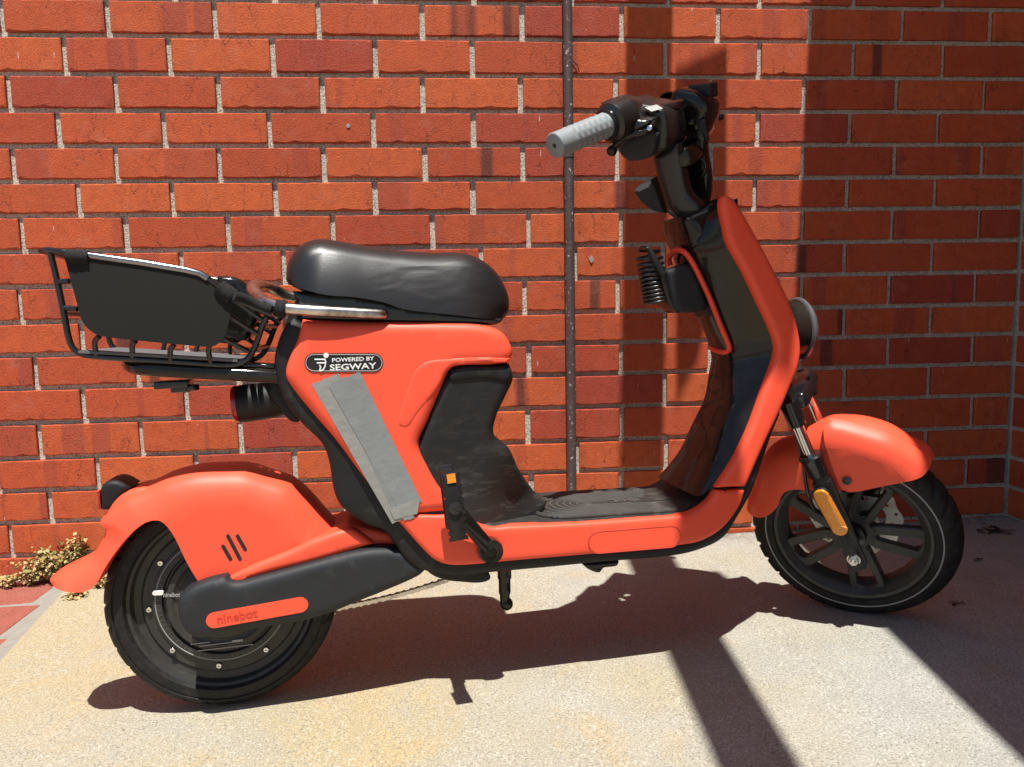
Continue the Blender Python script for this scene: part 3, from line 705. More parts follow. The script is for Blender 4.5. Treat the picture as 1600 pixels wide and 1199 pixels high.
# ------------------------------------------------ body
frame = shell('lower_frame', [
    (459, 497, 'c'), (447, 506), (433, 538), (428, 571), (434, 602), (447, 631), (472, 663), (503, 694), (514, 722), (522, 769), (536, 796), (575, 822), (600, 831, ''), (616, 850), (633, 876), (662, 893), (713, 902), (763, 897), (860, 888), (931, 881), (1060, 869), (1106, 856), (1133, 840), (1152, 812), (1178, 765), (1207, 681), (1222, 645, 'c'),
    (1205, 640, 'c'), (1150, 765, 'c'), (1112, 820), (1070, 842), (800, 860), (700, 862), (668, 845, 'c'), (590, 740), (500, 640), (475, 575), (482, 510, 'c')],
    0.10, 0.103, -0.103, 0.012, M['plastic'], scooter)
rear_pts = [(472, 499, 'c'), (540, 502), (600, 503), (700, 504), (753, 507), (786, 519), (801, 540), (803, 553), (799, 566, 'c'), (770, 571), (713, 573, ''), (703, 580), (689, 612), (668, 662), (656, 690), (658, 706), (667, 724), (684, 755), (702, 778), (722, 800, 'c'), (684, 802.5, 'c'), (632, 806, ''), (613, 801, 'c'), (569, 750), (525, 691), (478, 636), (449, 598), (444.5, 583), (450, 561), (463, 531)]
rear_body = shell('rear_body', rear_pts, 0.115, 0.115, -0.115, 0.016, M['orange'], scooter)
# the raised fold running down the flank beside the footwell
def flank():
    fold = [pt(*p, 0.115) for p in ((770, 566), (700, 567), (660, 575), (640, 600), (622, 660), (618, 700))]
    return fold
shell('flank_ridge', [(798, 560, 'c'), (760, 557, ''), (706, 559), (668, 563), (649, 575), (640, 593), (626, 634), (620, 662), (627, 672, 'c'), (640, 668, ''), (652, 650), (668, 630), (686, 606), (702, 577), (720, 571), (797, 567, 'c')], 0.115, 0.1161, 0.09, 0.006, M['orange'], rear_body, grid=0.008)
sill = shell('sill_panel', [(614, 806, 'c'), (640, 805), (684, 805.5, 'c'), (722, 803.5, 'c'), (760, 823.5, ''), (800, 822.5), (900, 818), (1000, 811), (1066, 806), (1091, 799), (1110, 784), (1121, 768, 'c'), (1166, 766, 'c'), (1158, 790), (1138, 819), (1113, 839), (1081, 851), (940, 866), (800, 878), (731, 884.5), (700, 884), (678, 875), (655, 853), (634, 829)], 0.115, 0.115, 0.085, 0.008, M['orange'], scooter)
def mirror_of(o, name, parent):
    me = o.data.copy(); me.name = name
    for v in me.vertices: v.co.y = -v.co.y
    me.flip_normals(); return link(name, me, None, parent)
fs = mirror_of(sill, 'sill_panel', scooter)
for v in fs.data.vertices: v.co.z -= 0.012
rim_pts = [(1120.5, 763.5, 'c'), (1150, 719), (1175, 668), (1197, 606), (1210, 572), (1216, 545), (1211, 522), (1190, 475), (1165, 423), (1141, 379), (1134, 350), (1129, 325), (1130, 308, ''), (1138, 305), (1150, 313), (1185, 372), (1216, 431), (1239, 480), (1250, 520), (1253, 545), (1250, 570), (1240, 597), (1216, 653), (1197, 693), (1167, 761.5, 'c')]
shield = shell('leg_shield_rim', rim_pts, 0.115, 0.115, 0.088, 0.009, M['orange'], scooter)
fr_ = mirror_of(shield, 'leg_shield_rim', scooter)
for v in fr_.data.vertices: v.co.x += 0.014 if v.co.z > 0.36 else 0.014+(0.36-v.co.z)*0.4
# crease on the shield rim: narrow inner chamfer strip in black

# inner face of the leg shield: gloss black, its centre pushed out towards the rider
def loft(name, st_, m, parent, smooth=40, cap=False):
    n = len(st_[0]); V = [p for s in st_ for p in s]; F = []
    for i in range(len(st_)-1):
        for k in range(n-1): F.append((i*n+k, i*n+k+1, (i+1)*n+k+1, (i+1)*n+k))
    mb = MB(); mb.add(V, F); return make(name, mb, m, parent, smooth)
stations = [  # inner edge of the near rim | near edge of the bulge, its half width | crest of the bulge
    ((1131, 312), (1100, 322), .032, (1086, 322)), ((1133, 345), (1084, 345), .038, (1068, 345)), ((1141, 379), (1079, 382), .045, (1056, 382)), ((1158, 412), (1090, 412), .046, (1057, 410)), ((1175, 445), (1104, 442), .046, (1070, 441)), ((1190, 476), (1118, 474), .046, (1084, 474)), ((1204, 507), (1133, 512), .046, (1100, 512)), ((1212, 530), (1143, 538), .047, (1111, 539)), ((1214, 552), (1148, 562), .048, (1116, 563)), ((1209, 573), (1145, 585), .050, (1115, 586)),
    ((1197, 606), None, .055, (1101, 622)), ((1180, 655), None, .062, (1083, 662)), ((1160, 698), None, .070, (1065, 702)), ((1140, 735), None, .084, (1044, 732)), ((1124, 760), None, .094, (1030, 748))]
st_ = []
for (r_, b_, hw, cr) in stations:
    a = pt(*r_, 0.1); row = []
    if b_ is None:
        c2 = pt(*cr, -hw*0.8); b2 = c2+np.array([0.004, 0]); 
    else:
        b2 = pt(*b_, hw); c2 = pt(*cr, -0.012); c2 = np.array([min(c2[0], b2[0]-0.004), c2[1]*0.3+b2[1]*0.7])
        c2[0] = pt(cr[0], cr[1], -0.012)[0] if pt(cr[0], cr[1], -0.012)[0] < b2[0] else b2[0]-0.004
    key = [(a[0]-0.001, -0.098, a[1]), (a[0]*0.62+b2[0]*0.38, -(0.098*0.66+hw*0.34), a[1]*0.6+b2[1]*0.4), (b2[0]+0.001, -hw, b2[1]),
           (b2[0]+(c2[0]-b2[0])*0.75, -hw*0.55, b2[1]+(c2[1]-b2[1])*0.75), (c2[0], 0.0, c2[1])]
    key = key+[(p[0], -p[1], p[2]) for p in key[:-1][::-1]]
    row = [(a[0]+0.02, -0.112, a[1]), (a[0]+0.02, -0.104, a[1])]+[tuple(p) for p in smooth3(key, 5)]+[(a[0]+0.02, 0.104, a[1]), (a[0]+0.02, 0.112, a[1])]
    st_.append(row)
rows = []
for i in range(len(st_)-1):
    p0 = np.array(st_[max(0, i-1)]); p1 = np.array(st_[i]); p2 = np.array(st_[i+1]); p3 = np.array(st_[min(len(st_)-1, i+2)])
    for j in range(4):
        t = j/4; rows.append(0.5*((2*p1)+(p2-p0)*t+(2*p0-5*p1+4*p2-p3)*t*t+(-p0+3*p1-3*p2+p3)*t**3))
rows.append(np.array(st_[-1]))
inner = loft('inner_shield', rows, M['gloss'], scooter, 60)
# front skin closing the shield between its rims
rows = []
for p in ((1135, 307), (1150, 314), (1185, 373), (1216, 432), (1238, 480), (1249, 520), (1251, 545), (1248, 570), (1238, 597), (1214, 653), (1195, 693), (1165, 760), (1135, 815), (1110, 835)):
    a = pt(*p, 0.1); rows.append([(a[0]-0.006+0.02*math.cos(math.pi/2*(k/8)), -0.1*(k/8), a[1]) for k in range(-8, 9)])
loft('front_skin', rows, M['orange'], scooter, 60)
# top cap and steering neck
shell('neck_cowl', [(1062, 338, 'c'), (1090, 326), (1112, 314), (1131, 306, 'c'), (1136, 330), (1140, 372, 'c'), (1110, 385), (1080, 392, 'c'), (1073, 372)], 0.05, 0.062, -0.062, 0.025, M['gloss'], scooter)
shell('front_tunnel', [(1080, 392, 'c', .0), (1140, 375, 'c', .0), (1215, 530, '', 0), (1212, 600, '', 0), (1150, 740, 'c', 0), (1085, 745, 'c', 0), (1165, 590, '', 0), (1150, 520, '', 0)], 0.0, 0.05, -0.05, 0.004, M['plastic'], scooter, grid=0.02)
tube_px('neck_seam', [(1044, 330, 0.03), (1062, 342, 0.035), (1082, 346, 0.04), (1104, 338, 0.04), (1118, 326, 0.035)], 0.0035, M['plastic'], scooter)

# orange ring round the hook bay on the rider's side
ring = [(1049, 415, -.020), (1047, 404, -.018), (1053, 394, .0), (1063, 391, .025), (1074, 397, .044), (1086, 415, .0475), (1099, 441, .048), (1113, 472, .048), (1128, 510, .048), (1139, 536, .048), (1141, 546, .045), (1135, 550, .035), (1124, 549, .010), (1113, 544, -.015)]
path3 = [p+np.array([-0.002, 0, 0]) for p in smooth3([P3(*p) for p in ring], 6)]
sec = [(math.cos(a)*0.0052, math.sin(a)*0.0052) for a in np.linspace(0, 2*math.pi, 10, endpoint=False)]
mb = MB(); mb.tube(path3, 0, sect=sec); make('hook_bay_ring', mb, M['orange_stripe'], scooter, 60)
# recessed oval panel line on the flared side
ov = [(1106, 442, .062), (1122, 440, .078), (1140, 455, .082), (1155, 486, .080), (1158, 506, .074), (1150, 516, .066), (1136, 512, .058), (1124, 488, .054), (1112, 462, .054)]

# headlight
hc = P3(1237, 516, 0.0); hc = np.array([hc[0], 0, hc[2]])
hr = 0.066
light = MB(); light.lathe([(-0.055, 0.0), (-0.055, 0.045), (-0.035, 0.058), (0.006, 0.0595), (0.012, 0.059)], (hc[0]-0.006, 0, hc[2]), (1, 0, 0), 48)
head = make('headlight', light, M['gloss'], scooter)
mb = MB(); mb.lathe([(0.012, 0.0600), (0.014, 0.0635), (0.019, 0.064), (0.026, 0.059), (0.027, 0.054), (0.018, 0.052)], (hc[0]-0.006, 0, hc[2]), (1, 0, 0), 56); make('light_ring', mb, M['lens'], head)
mb = MB(); mb.lathe([(0.0185, 0.053), (0.021, 0.03), (0.022, 0.0001)], (hc[0]-0.006, 0, hc[2]), (1, 0, 0), 40); make('lens', mb, M['lens'], head)
mb = MB(); mb.box((hc[0]-0.055, 0, hc[2]), (0.05, 0.05, 0.05)); make('light_bracket', mb, M['plastic'], head, bevel=0.006)

# ------------------------------------------------ footwell and footboard
def well_w(x, z):
    a = min(1, max(0, (x-0.42)/0.15)); c = min(1, max(0, (0.44-z)/0.12)); a = a*a*(3-2*a); c = c*c*(3-2*c)
    return 1-0.62*a*c
well = shell('footwell_trim', [(706, 577, 'c'), (730, 572), (799, 569, 'c', .115), (801, 590, '', .09), (787, 619, '', .08), (773, 650, '', .08), (770, 678, '', .08), (788, 694, '', .06), (806, 729, '', .05), (831, 763, '', .05), (846, 779, '', .05), (858, 787, 'c', .05), (850, 806, 'c', .05), (790, 845, 'c'), (690, 860, 'c'), (640, 790, 'c'), (650, 700, 'c'), (690, 600)], 0.105, 0.106, -0.106, 0.014, M['scuffed'], scooter, fn=well_w, grid=0.008, smooth=60)
shell('footwell_lip', [(708, 576, 'c'), (722, 573), (797, 572, 'c'), (799, 590), (789, 597, 'c'), (762, 592), (718, 595), (706, 598, 'c'), (701, 590)], 0.108, 0.110, 0.06, 0.006, M['plastic'], well)
# footboard: level plate between the sills
fbn = [pt(x, y, 0.112) for x, y in ((815, 823), (860, 820.5), (900, 818), (1000, 811.5), (1066, 806.5))]
z_near = np.mean([p[1] for p in fbn])
fz = 0.2725
def fbp(x, y):
    """photo point on the footboard plane (z = fz+slope) -> scooter x, side distance"""
    ro, v = ray(x, y); lo = MW@(ro-O_); lv = MW@v
    z0, k = FB; t = (z0-k*0.5-lo[2]+k*lo[0]) / (lv[2]-k*lv[0]); p = lo+t*lv; return p
pa, pb = pt(815, 823, 0.112), pt(1066, 806.5, 0.112); kk = (pb[1]-pa[1])/(pb[0]-pa[0]); FB = (pa[1]+kk*(0.5-pa[0])+0.001, kk)
def fbz(x):
    d = max(0.0, x-0.82)
    return FB[0]+FB[1]*(x-0.5)+7*d*d+30*d**3
mb = MB(); V = []; F = []
xs = np.linspace(0.38, 0.925, 48); ws = np.linspace(-0.121, 0.112, 17)
for i, x in enumerate(xs):
    for j, w in enumerate(ws):
        z = fbz(x)
        z += 0.10*math.exp(-max(0, x-0.38)/0.030)*max(0, 1-(abs(w)/0.118)**4)            # sweeps up to the footwell
        z += 0.0035 if w < -0.113 else (-0.003*max(0, (w-0.1)/0.012))
        V.append((x, -w, z))
n = len(ws)
for i in range(len(xs)-1):
    for j in range(n-1): F.append((i*n+j, i*n+j+1, (i+1)*n+j+1, (i+1)*n+j))
mb.add(V, F); fboard = make('footboard', mb, M['scuffed'], scooter, 60)
# foot mat: raised plate with concentric ribs, square towards the shield, round towards the seat
x0m, x1m = 0.545, 0.842
mp_ = [(x0m+0.05, 0.088), (x1m-0.02, 0.088), (x1m, 0.07), (x1m, -0.07), (x1m-0.02, -0.088), (x0m+0.05, -0.088), (x0m+0.015, -0.065), (x0m, -0.03), (x0m, 0.03), (x0m+0.015, 0.065)]
mb = MB(); nn = len(mp_)
mb.add([(x, w, fbz(x)+h) for h in (0.0004, 0.0028) for x, w in mp_], [tuple(range(nn))[::-1], tuple(range(nn, 2*nn))]+[(i, (i+1) % nn, (i+1) % nn+nn, i+nn) for i in range(nn)])
mat_ = make('foot_mat', mb, M['scuffed'], fboard, 0)
for k in range(9):
    hw = 0.080-k*0.0092; pth = []; rr_ = min(hw, 0.05); xl = x0m+0.010+k*0.0125
    x2 = x1m-0.035-0.004*k
    for (cx_, cw, a0, a1) in ((xl+rr_, hw-rr_, math.pi/2, math.pi), (xl+rr_, -(hw-rr_), math.pi, 1.5*math.pi)):
        for i in range(7): a = a0+(a1-a0)*i/6; pth.append((cx_+rr_*math.cos(a), cw+rr_*math.sin(a)))
    pth = [(x2, hw)]+pth+[(x2, -hw)]
    if hw < 0.014: continue
    mb = MB(); mb.tube([(x, w, fbz(x)+0.0032) for x, w in pth], 0, sect=[(-0.0022, 0.0005), (-0.0014, -0.0026), (0.0014, -0.0026), (0.0022, 0.0005)]); make('rib', mb, M['rib'], fboard, 0)
def fbflat(cx_, cw, ang=math.pi):
    def f(X, Z, z): 
        x = cx_+X*math.cos(ang)-Z*math.sin(ang); y = cw+X*math.sin(ang)+Z*math.cos(ang); return (x, y, fbz(x)+0.0062+z)
    return f
mb = MB(); mb.box((0.765, 0.0, fbz(0.765)+0.0045), (0.115, 0.034, 0.004)); make('mat_plate', mb, M['scuffed'], fboard)
text('mat_lettering', 'ninebot', 0.034, (0, 0), 0, 0, M['rib'], fboard, flat=fbflat(0.765, 0.0, math.pi))
for (px_, py_) in ((867, 810), (1046, 796)):
    p = fbp(px_, py_); mb = MB(); mb.lathe([(0.0005, 0.0001), (0.001, 0.004), (0.0030, 0.0045), (0.0032, 0.0062), (0.0015, 0.0075), (0, 0.0076)], (p[0], p[1], fbz(p[0])), (0, 0, 1), 16); make('board_screw', mb, M['blackmetal'], fboard)
# pull handle outline on the sill: a shallow raised lid
lid = pstad(936, 848, 1048, 839, 15.5, 0.116)
pillow('sill_lid', lid, [False]*len(lid), 0.1158, 0.11, 0.0, M['orange'], sill, grid=0.02)
mb = MB(); mb.tube([(p[0], -0.1152, p[1]) for p in pstad(936, 848, 1048, 839, 17, 0.116)], 0.0012, 6, True); make('lid_groove', mb, M['orange_dark'], sill)

# ------------------------------------------------ seat
def seat_w(x, z):
    t = (x-0.20)/(0.50-0.20)
    return 1.0 if t < 0.1 else (1-0.20*min(1, max(0, (t-0.1)/0.9))**1.1)
seat = shell('seat', [(447, 441, 'h', .10), (503, 460, 'h', .12), (556, 465, 'h', .12), (600, 473, 'h', .12), (622, 481, 'h', .11), (644, 486, 'h', .105), (713, 493, 'h', .10), (769, 499, 'h', .10), (792, 498, '', .09), (795, 482, '', .05), (786, 455, '', .02), (764, 425, '', 0), (738, 407, '', 0), (713, 400, '', 0), (669, 400, '', 0), (625, 397, '', 0), (575, 391, '', 0), (531, 383.5, '', 0), (500, 381, '', 0), (474, 390, '', 0), (454, 411, '', .03), (446, 429, '', .08)], 0.1, 0.128, -0.128, 0.062, M['leather'], scooter, grid=0.007, fn=seat_w, smooth=60)
shell('seat_base', [(458, 455, 'c', .08), (560, 462, ''), (640, 480, ''), (786, 498, 'c'), (782, 504, ''), (769, 508, ''), (640, 506, ''), (540, 504, ''), (472, 502, 'c')], 0.085, 0.092, -0.092, 0.006, M['blackmetal'], scooter)
shell('seat_post_cover', [(462, 470, 'c'), (500, 470, 'c'), (500, 512, 'c'), (470, 512, 'c'), (445, 560, 'c'), (432, 556, 'c'), (447, 505, '')], 0.07, 0.085, -0.085, 0.01, M['plastic'], scooter)
# grab rail
Pr = [(598, 491, .112), (585, 490.5, .116), (520, 487, .122), (462, 483.5, .122), (437, 480, .116), (415, 472, .095), (401, 462, .065), (395, 454, .03), (397, 448, -.01), (408, 447, -.05), (428, 452, -.08), (455, 463, -.095), (520, 474, -.10), (560, 480, -.10)]
Pq = smooth3([P3(*p) for p in Pr], 8); rr_ = [0.0088+0.0022*math.exp(-((i-60)/22.0)**2) for i in range(len(Pq))]
mb = MB(); mb.tube(Pq, rr_, 16); grab = make('grab_rail', mb, M['railmetal'], scooter, 60)
mb = MB(); mb.sphere(P3(598.5, 491, .112), 0.0087); make('rail_end', mb, M['railmetal'], grab, 80)

# rear rack loop and clamp
Pk = [P3(440, 589, .085), P3(400, 586, .088), P3(300, 581, .088), P3(235, 577, .086), P3(212, 574, .070), P3(204, 571, .04)]
Pk = Pk+[P3(203, 569, 0.0)]+[np.array([p[0], -p[1], p[2]]) for p in Pk[::-1]]
mb = MB(); mb.tube(smooth3(Pk, 8), 0.0115, 16); rack = make('rear_rack', mb, M['gloss'], scooter, 60)
mb = MB(); mb.tube([P3(428, 573, .085), P3(250, 565, .085)], 0.005, 10); mb.tube([P3(428, 573, -.085), P3(250, 565, -.085)], 0.005, 10)
for px_ in (270, 330, 390): mb.tube([P3(px_, 572, .085), P3(px_, 572, -.085)], 0.005, 10)
make('rack_brace', mb, M['blackmetal'], rack, 60)
mb = MB(); c_ = P3(272, 600, .03); mb.box(c_, (0.052, 0.05, 0.012)); mb.box(c_+np.array([.012, 0, -.008]), (0.03, 0.03, 0.012)); mb.lathe([(-.006, .0001), (-.006, .011), (.004, .011), (.004, .0001)], c_+np.array([.030, -.01, -.006]), (0, 0, 1), 14)
make('rack_clamp', mb, M['blackmetal'], rack, bevel=0.002)
# tail light under the rack
tc_ = P3(408, 629, 0.02); tc_[1] = -0.0
mb = MB(); mb.lathe([(-0.045, 0.0305), (-0.03, 0.0325), (0.02, 0.031), (0.06, 0.020), (0.06, 0.0)], tc_, (1, 0, 0.06), 40); tail = make('tail_light', mb, M['plastic'], scooter)
mb = MB(); mb.lathe([(-0.0465, 0.0001), (-0.049, 0.020), (-0.048, 0.029), (-0.045, 0.0318), (-0.040, 0.0325), (-0.040, 0.030)], tc_, (1, 0, 0.06), 40); make('red_lens', mb, M['red'], tail)
shell('light_arm', [(425, 590, 'c'), (450, 600, ''), (470, 650, ''), (466, 660, ''), (452, 657, ''), (437, 640, ''), (420, 615, '')], 0.03, 0.035, -0.035, 0.008, M['plastic'], scooter)

# ------------------------------------------------ rear fender
fender_pts = [(69, 924, 'c', .06), (73, 909, '', .03), (95, 890, '', 0), (128, 880, ''), (143, 860, ''), (152, 836, ''), (163, 812, '', .0), (174, 795, '', 0), (186, 778, ''), (206, 764, '', .0), (240, 752, '', .0), (270, 738, '', .0), (308, 728, '', .0), (349, 725, '', .0), (386, 729, '', .02), (420, 741, '', .03), (454, 757, '', .05), (480, 781, '', .06), (503, 808, '', .065), (524, 832, 'ch'), (400, 880, 'h'), (353, 903, 'ch'), (309.6, 908, 'ch'), (293, 880, 'h'), (274, 841, 'h'), (261, 822, 'h'), (251, 814, 'h'), (241, 813, 'h'), (225, 818, 'h'), (203, 836, 'h'), (178, 866, 'h'), (162, 890, 'h'), (150, 912, 'h'), (138, 923, 'h'), (120, 926, 'h', .06)]
def tail_taper(x, z):
    return 1.0 if x > -0.13 else max(0.80, 1-(-0.13-x)*1.5)
fender = shell('rear_fender', fender_pts, 0.068, 0.070, -0.070, 0.048, M['orange'], scooter, fn=tail_taper, grid=0.009, smooth=50)
shell('fender_skirt', [(353, 905, 'c'), (395, 884, ''), (450, 862, ''), (500, 840, ''), (545, 826.5, ''), (567, 837, ''), (584, 851, 'c'), (540, 864, ''), (488, 879.5, ''), (430, 894, ''), (371, 911, ''), (363, 909, '')], 0.08, 0.083, 0.05, 0.010, M['orange'], fender, grid=0.008)
shell('fender_bridge', [(500, 835, 'c'), (545, 820, 'c'), (605, 833, 'c'), (640, 850, 'c'), (560, 860, 'c')], 0.06, 0.062, -0.062, 0.01, M['orange'], fender)
shell('light_mount', [(172, 802, 'c', .0), (187, 777, '', 0), (204, 763, '', 0), (226, 760, ''), (240, 764, ''), (230, 780, ''), (206, 796, ''), (190, 806, 'c')], 0.03, 0.040, -0.040, 0.012, M['orange'], fender)
sig = shell('rear_reflector', [(157, 763, 'c', .03), (168, 752, '', .02), (186, 749.5, '', .02), (205, 762, 'c', .03), (189, 777, '', .03), (177, 796, 'c', .03), (159, 798, 'c', .03)], 0.03, 0.034, -0.034, 0.008, M['plastic'], scooter)
a, b2 = pt(156, 764, .02), pt(158.5, 797, .02); mb = MB(); mb.box(((a[0]+b2[0])/2, 0, (a[1]+b2[1])/2), (0.004, 0.056, abs(a[1]-b2[1])-0.004)); make('red_lens', mb, M['red'], sig, bevel=0.0015)
# three slots pierced in the fender side: inset dark grooves
for (xa, ya, xb, yb) in ((348.5, 854, 360, 874), (356, 838, 375, 874), (371, 838, 383, 859)):
    s_ = pstad(xa, ya, xb, yb, 2.7, .071); pillow('vent_slot', s_, [False]*len(s_), 0.0706, 0.06, 0.0, M['badge'], fender, grid=0.05)

# ------------------------------------------------ wheels
def tyre_profile(R, hw, Rb, n=9):
    """closed cross-section (offset along axle, radius)"""
    P = []
    for i in range(2*n+1):
        a = math.pi*i/(2*n)          # 0..pi across the tread
        c, s = math.cos(a), math.sin(a)
        P.append((hw*(abs(c)**0.85)*(1 if c > 0 else -1), Rb+(R-Rb)*(s**0.62)))
    return P+[(-hw*0.72, Rb-0.006), (hw*0.72, Rb-0.006)]
def tyre_mb(c, R, hw, Rb, n=300, xf=None):
    P = tyre_profile(R, hw, Rb); m = len(P)
    def mod(i, k):
        if 3 <= i <= 15:
            side_ = (i-9); ph = (k+abs(side_)*1.1) % 10
            if abs(side_) >= 1 and ph < 2.3: return -0.0055
            if abs(side_) == 0 and False: return -0.002
        return 0
    mb = MB(); mb.lathe(P, c, (0, -1, 0), n, True, mod)
    if xf: mb.xf(xf)
    return mb
rw = empty('rear_wheel'); rw.parent = scooter
RC = np.array([0.004, 0.0, 0.191])
make('tyre', tyre_mb(RC, 0.191, 0.033, 0.156), M['rubber'], rw, 50)
mb = MB(); mb.tube([RC+np.array([0.1735*math.cos(a), -0.0328, 0.1735*math.sin(a)]) for a in np.linspace(0, 2*math.pi, 90, endpoint=False)], 0.0014, 6, True); make('sidewall_bead', mb, M['rubber'], rw)
mb = MB(); mb.lathe([(0.022, 0.153), (0.026, 0.156), (0.027, 0.153), (0.024, 0.147), (0.014, 0.143), (0.012, 0.132), (0.016, 0.128), (0.017, 0.112), (0.010, 0.110), (-0.024, 0.110), (-0.026, 0.156), (-0.02, 0.158)], RC, (0, -1, 0), 96); rrim = make('rim', mb, M['rimpaint'], rw)
mb = MB(); mb.lathe([(0.006, 0.124), (0.012, 0.1225), (0.012, 0.115), (0.0195, 0.113), (0.0215, 0.1095), (0.0212, 0.0975), (0.0150, 0.0955), (0.0150, 0.0925), (0.0262, 0.0890), (0.0275, 0.080), (0.0240, 0.0740), (0.0240, 0.0700), (0.0275, 0.066), (0.030, 0.055), (0.036, 0.046), (0.038, 0.0001)], RC, (0, -1, 0), 96); hub = make('hub_motor', mb, M['rimpaint'], rw)
mb = MB(); mb.lathe([(0.0214, 0.1065), (0.0222, 0.1073), (0.0216, 0.1083)], RC, (0, -1, 0), 96); make('scale_ring', mb, M['greyprint'], rw)
mb = MB()
for k in range(72):
    a = 2*math.pi*k/72; r0, r1 = (0.0985, 0.1055); c_ = RC+np.array([math.cos(a)*(r0+r1)/2, -0.0216, math.sin(a)*(r0+r1)/2])
    Ry = np.array([[math.cos(a), 0, -math.sin(a)], [0, 1, 0], [math.sin(a), 0, math.cos(a)]]); mb.box(c_, (r1-r0, 0.0006, 0.0013), Ry)
make('scale_ticks', mb, M['rib'], rw, 0)
for k in range(9):
    a = R_(184+40*k-1); c_ = RC+np.array([0.1185*math.cos(a), -0.0165, 0.1185*math.sin(a)])
    mb = MB(); mb.lathe([(0, 0.0046), (0.0045, 0.0046), (0.0052, 0.004), (0.0052, 0.0020), (0.002, 0.0018), (0.002, 0.0001)], c_, (0, -1, 0), 14); make('bolt', mb, M['chrome'], rw)
s_ = stadium(pt(247, 926.5, .0262), 0.010, 0.0036, R_(-5)); pillow('hub_mark', s_, [False]*len(s_), 0.0285, 0.022, 0.0, M['white'], rw, grid=0.05)
text('hub_lettering', 'ninebot', 0.0105, pt(268, 930, .0285), R_(-5), 0.0282, M['greyprint'], rw, xs=0.82)
for (dx, dz, L_) in ((-0.015, -0.076, 0.055), (0.0, -0.084, 0.09), (-0.04, -0.071, 0.03)):
    mb = MB(); mb.box(RC+np.array([dx, -0.0279, dz]), (L_, 0.0006, 0.0014)); make('fine_print', mb, M['greyprint'], rw, 0)
mb = MB(); mb.box(RC+np.array([0.02, -0.0279, -0.0745]), (0.018, 0.0006, 0.004)); make('fine_print', mb, M['greyprint'], rw, 0)

fw = empty('front_wheel'); fw.parent = scooter
FC = np.array([1.222, 0.0, 0.190])
make('tyre', tyre_mb(FC, 0.197, 0.036, 0.151, xf=steer), M['rubber'], fw, 50)
def st_lathe(name, prof, m, parent, n=96, axis=(0, -1, 0), c=None):
    mb = MB(); mb.lathe(prof, FC if c is None else c, axis, n); mb.xf(steer); return make(name, mb, m, parent)
st_lathe('sidewall_stripe', [(0.0340, 0.1620), (0.0368, 0.1632), (0.0364, 0.1652), (0.0340, 0.1665)], M['greyprint'], fw)
st_lathe('rim', [(0.024, 0.150), (0.029, 0.152), (0.031, 0.149), (0.029, 0.142), (0.024, 0.138), (0.018, 0.131), (0.010, 0.127), (-0.016, 0.127), (-0.026, 0.138), (-0.028, 0.151)], M['rimpaint'], fw)
for k in range(5):
    a0 = R_(-71+72*k)
    sp = empty('spoke'); sp.parent = fw
    mb = MB(); s2 = []
    L0_, L1_, rw0, rw1 = 0.051, 0.119, 0.0175, 0.026
    ca, sa = math.cos(a0), math.sin(a0); path_ = []
    for i in range(9): b_ = -math.pi/2+math.pi*i/8; path_.append((L1_+rw1*math.cos(b_)*0.7, rw1*math.sin(b_)))
    for i in range(9): b_ = math.pi/2+math.pi*i/8; path_.append((L0_+rw0*math.cos(b_), rw0*math.sin(b_)))
    P_ = [FC+np.array([x*ca-y*sa, -0.009, x*sa+y*ca]) for x, y in path_]
    mb.tube(P_, 0, closed=True, sect=[(-0.0076, -0.010), (0.0076, -0.010), (0.0076, 0.007), (0.0056, 0.0095), (-0.0056, 0.0095), (-0.0076, 0.007)][::-1])
    mb.xf(steer); make('spoke_loop', mb, M['rimpaint'], sp, 30); bpy.data.objects.remove(sp, do_unlink=True)
    o = [q for q in COL.objects if q.name.startswith('spoke_loop')][-1]; o.name = 'spoke'; o.parent = fw
# web between neighbouring loops at hub and rim
def star_poly(rs, n=5):
    out = []
    for k in range(n):
        for (da, r) in rs: a = R_(-71+72*k+da); out.append((FC[0]+r*math.cos(a), FC[2]+r*math.sin(a)))
    return out
sp_ = np.array(star_poly([(-22, 0.047), (-12, 0.052), (0, 0.042), (12, 0.052), (22, 0.047), (36, 0.040)]))
pillow('hub', sp_, [False]*len(sp_), 0.018, -0.012, 0.004, M['rimpaint'], fw, st=True, grid=0.02)
st_lathe('hub_cap', [(0.012, 0.030), (0.030, 0.026), (0.032, 0.014), (0.034, 0.013), (0.034, 0.0001)], M['blackmetal'], fw, 40)
for k in range(5):
    for sg in (-1, 1):
        a0 = R_(-71+72*k+sg*9.6); a1 = R_(-71+72*k+sg*20)
        poly_ = []
        for (r, a) in ((0.119, a0), (0.128, R_(-71+72*k+sg*6.5)), (0.1295, a1), (0.124, R_(-71+72*k+sg*12.5))): poly_.append((FC[0]+r*math.cos(a), FC[2]+r*math.sin(a)))
        pillow('spoke_web', np.array(poly_), [False]*4, 0.015, -0.010, 0.002, M['rimpaint'], fw, st=True, grid=0.05)
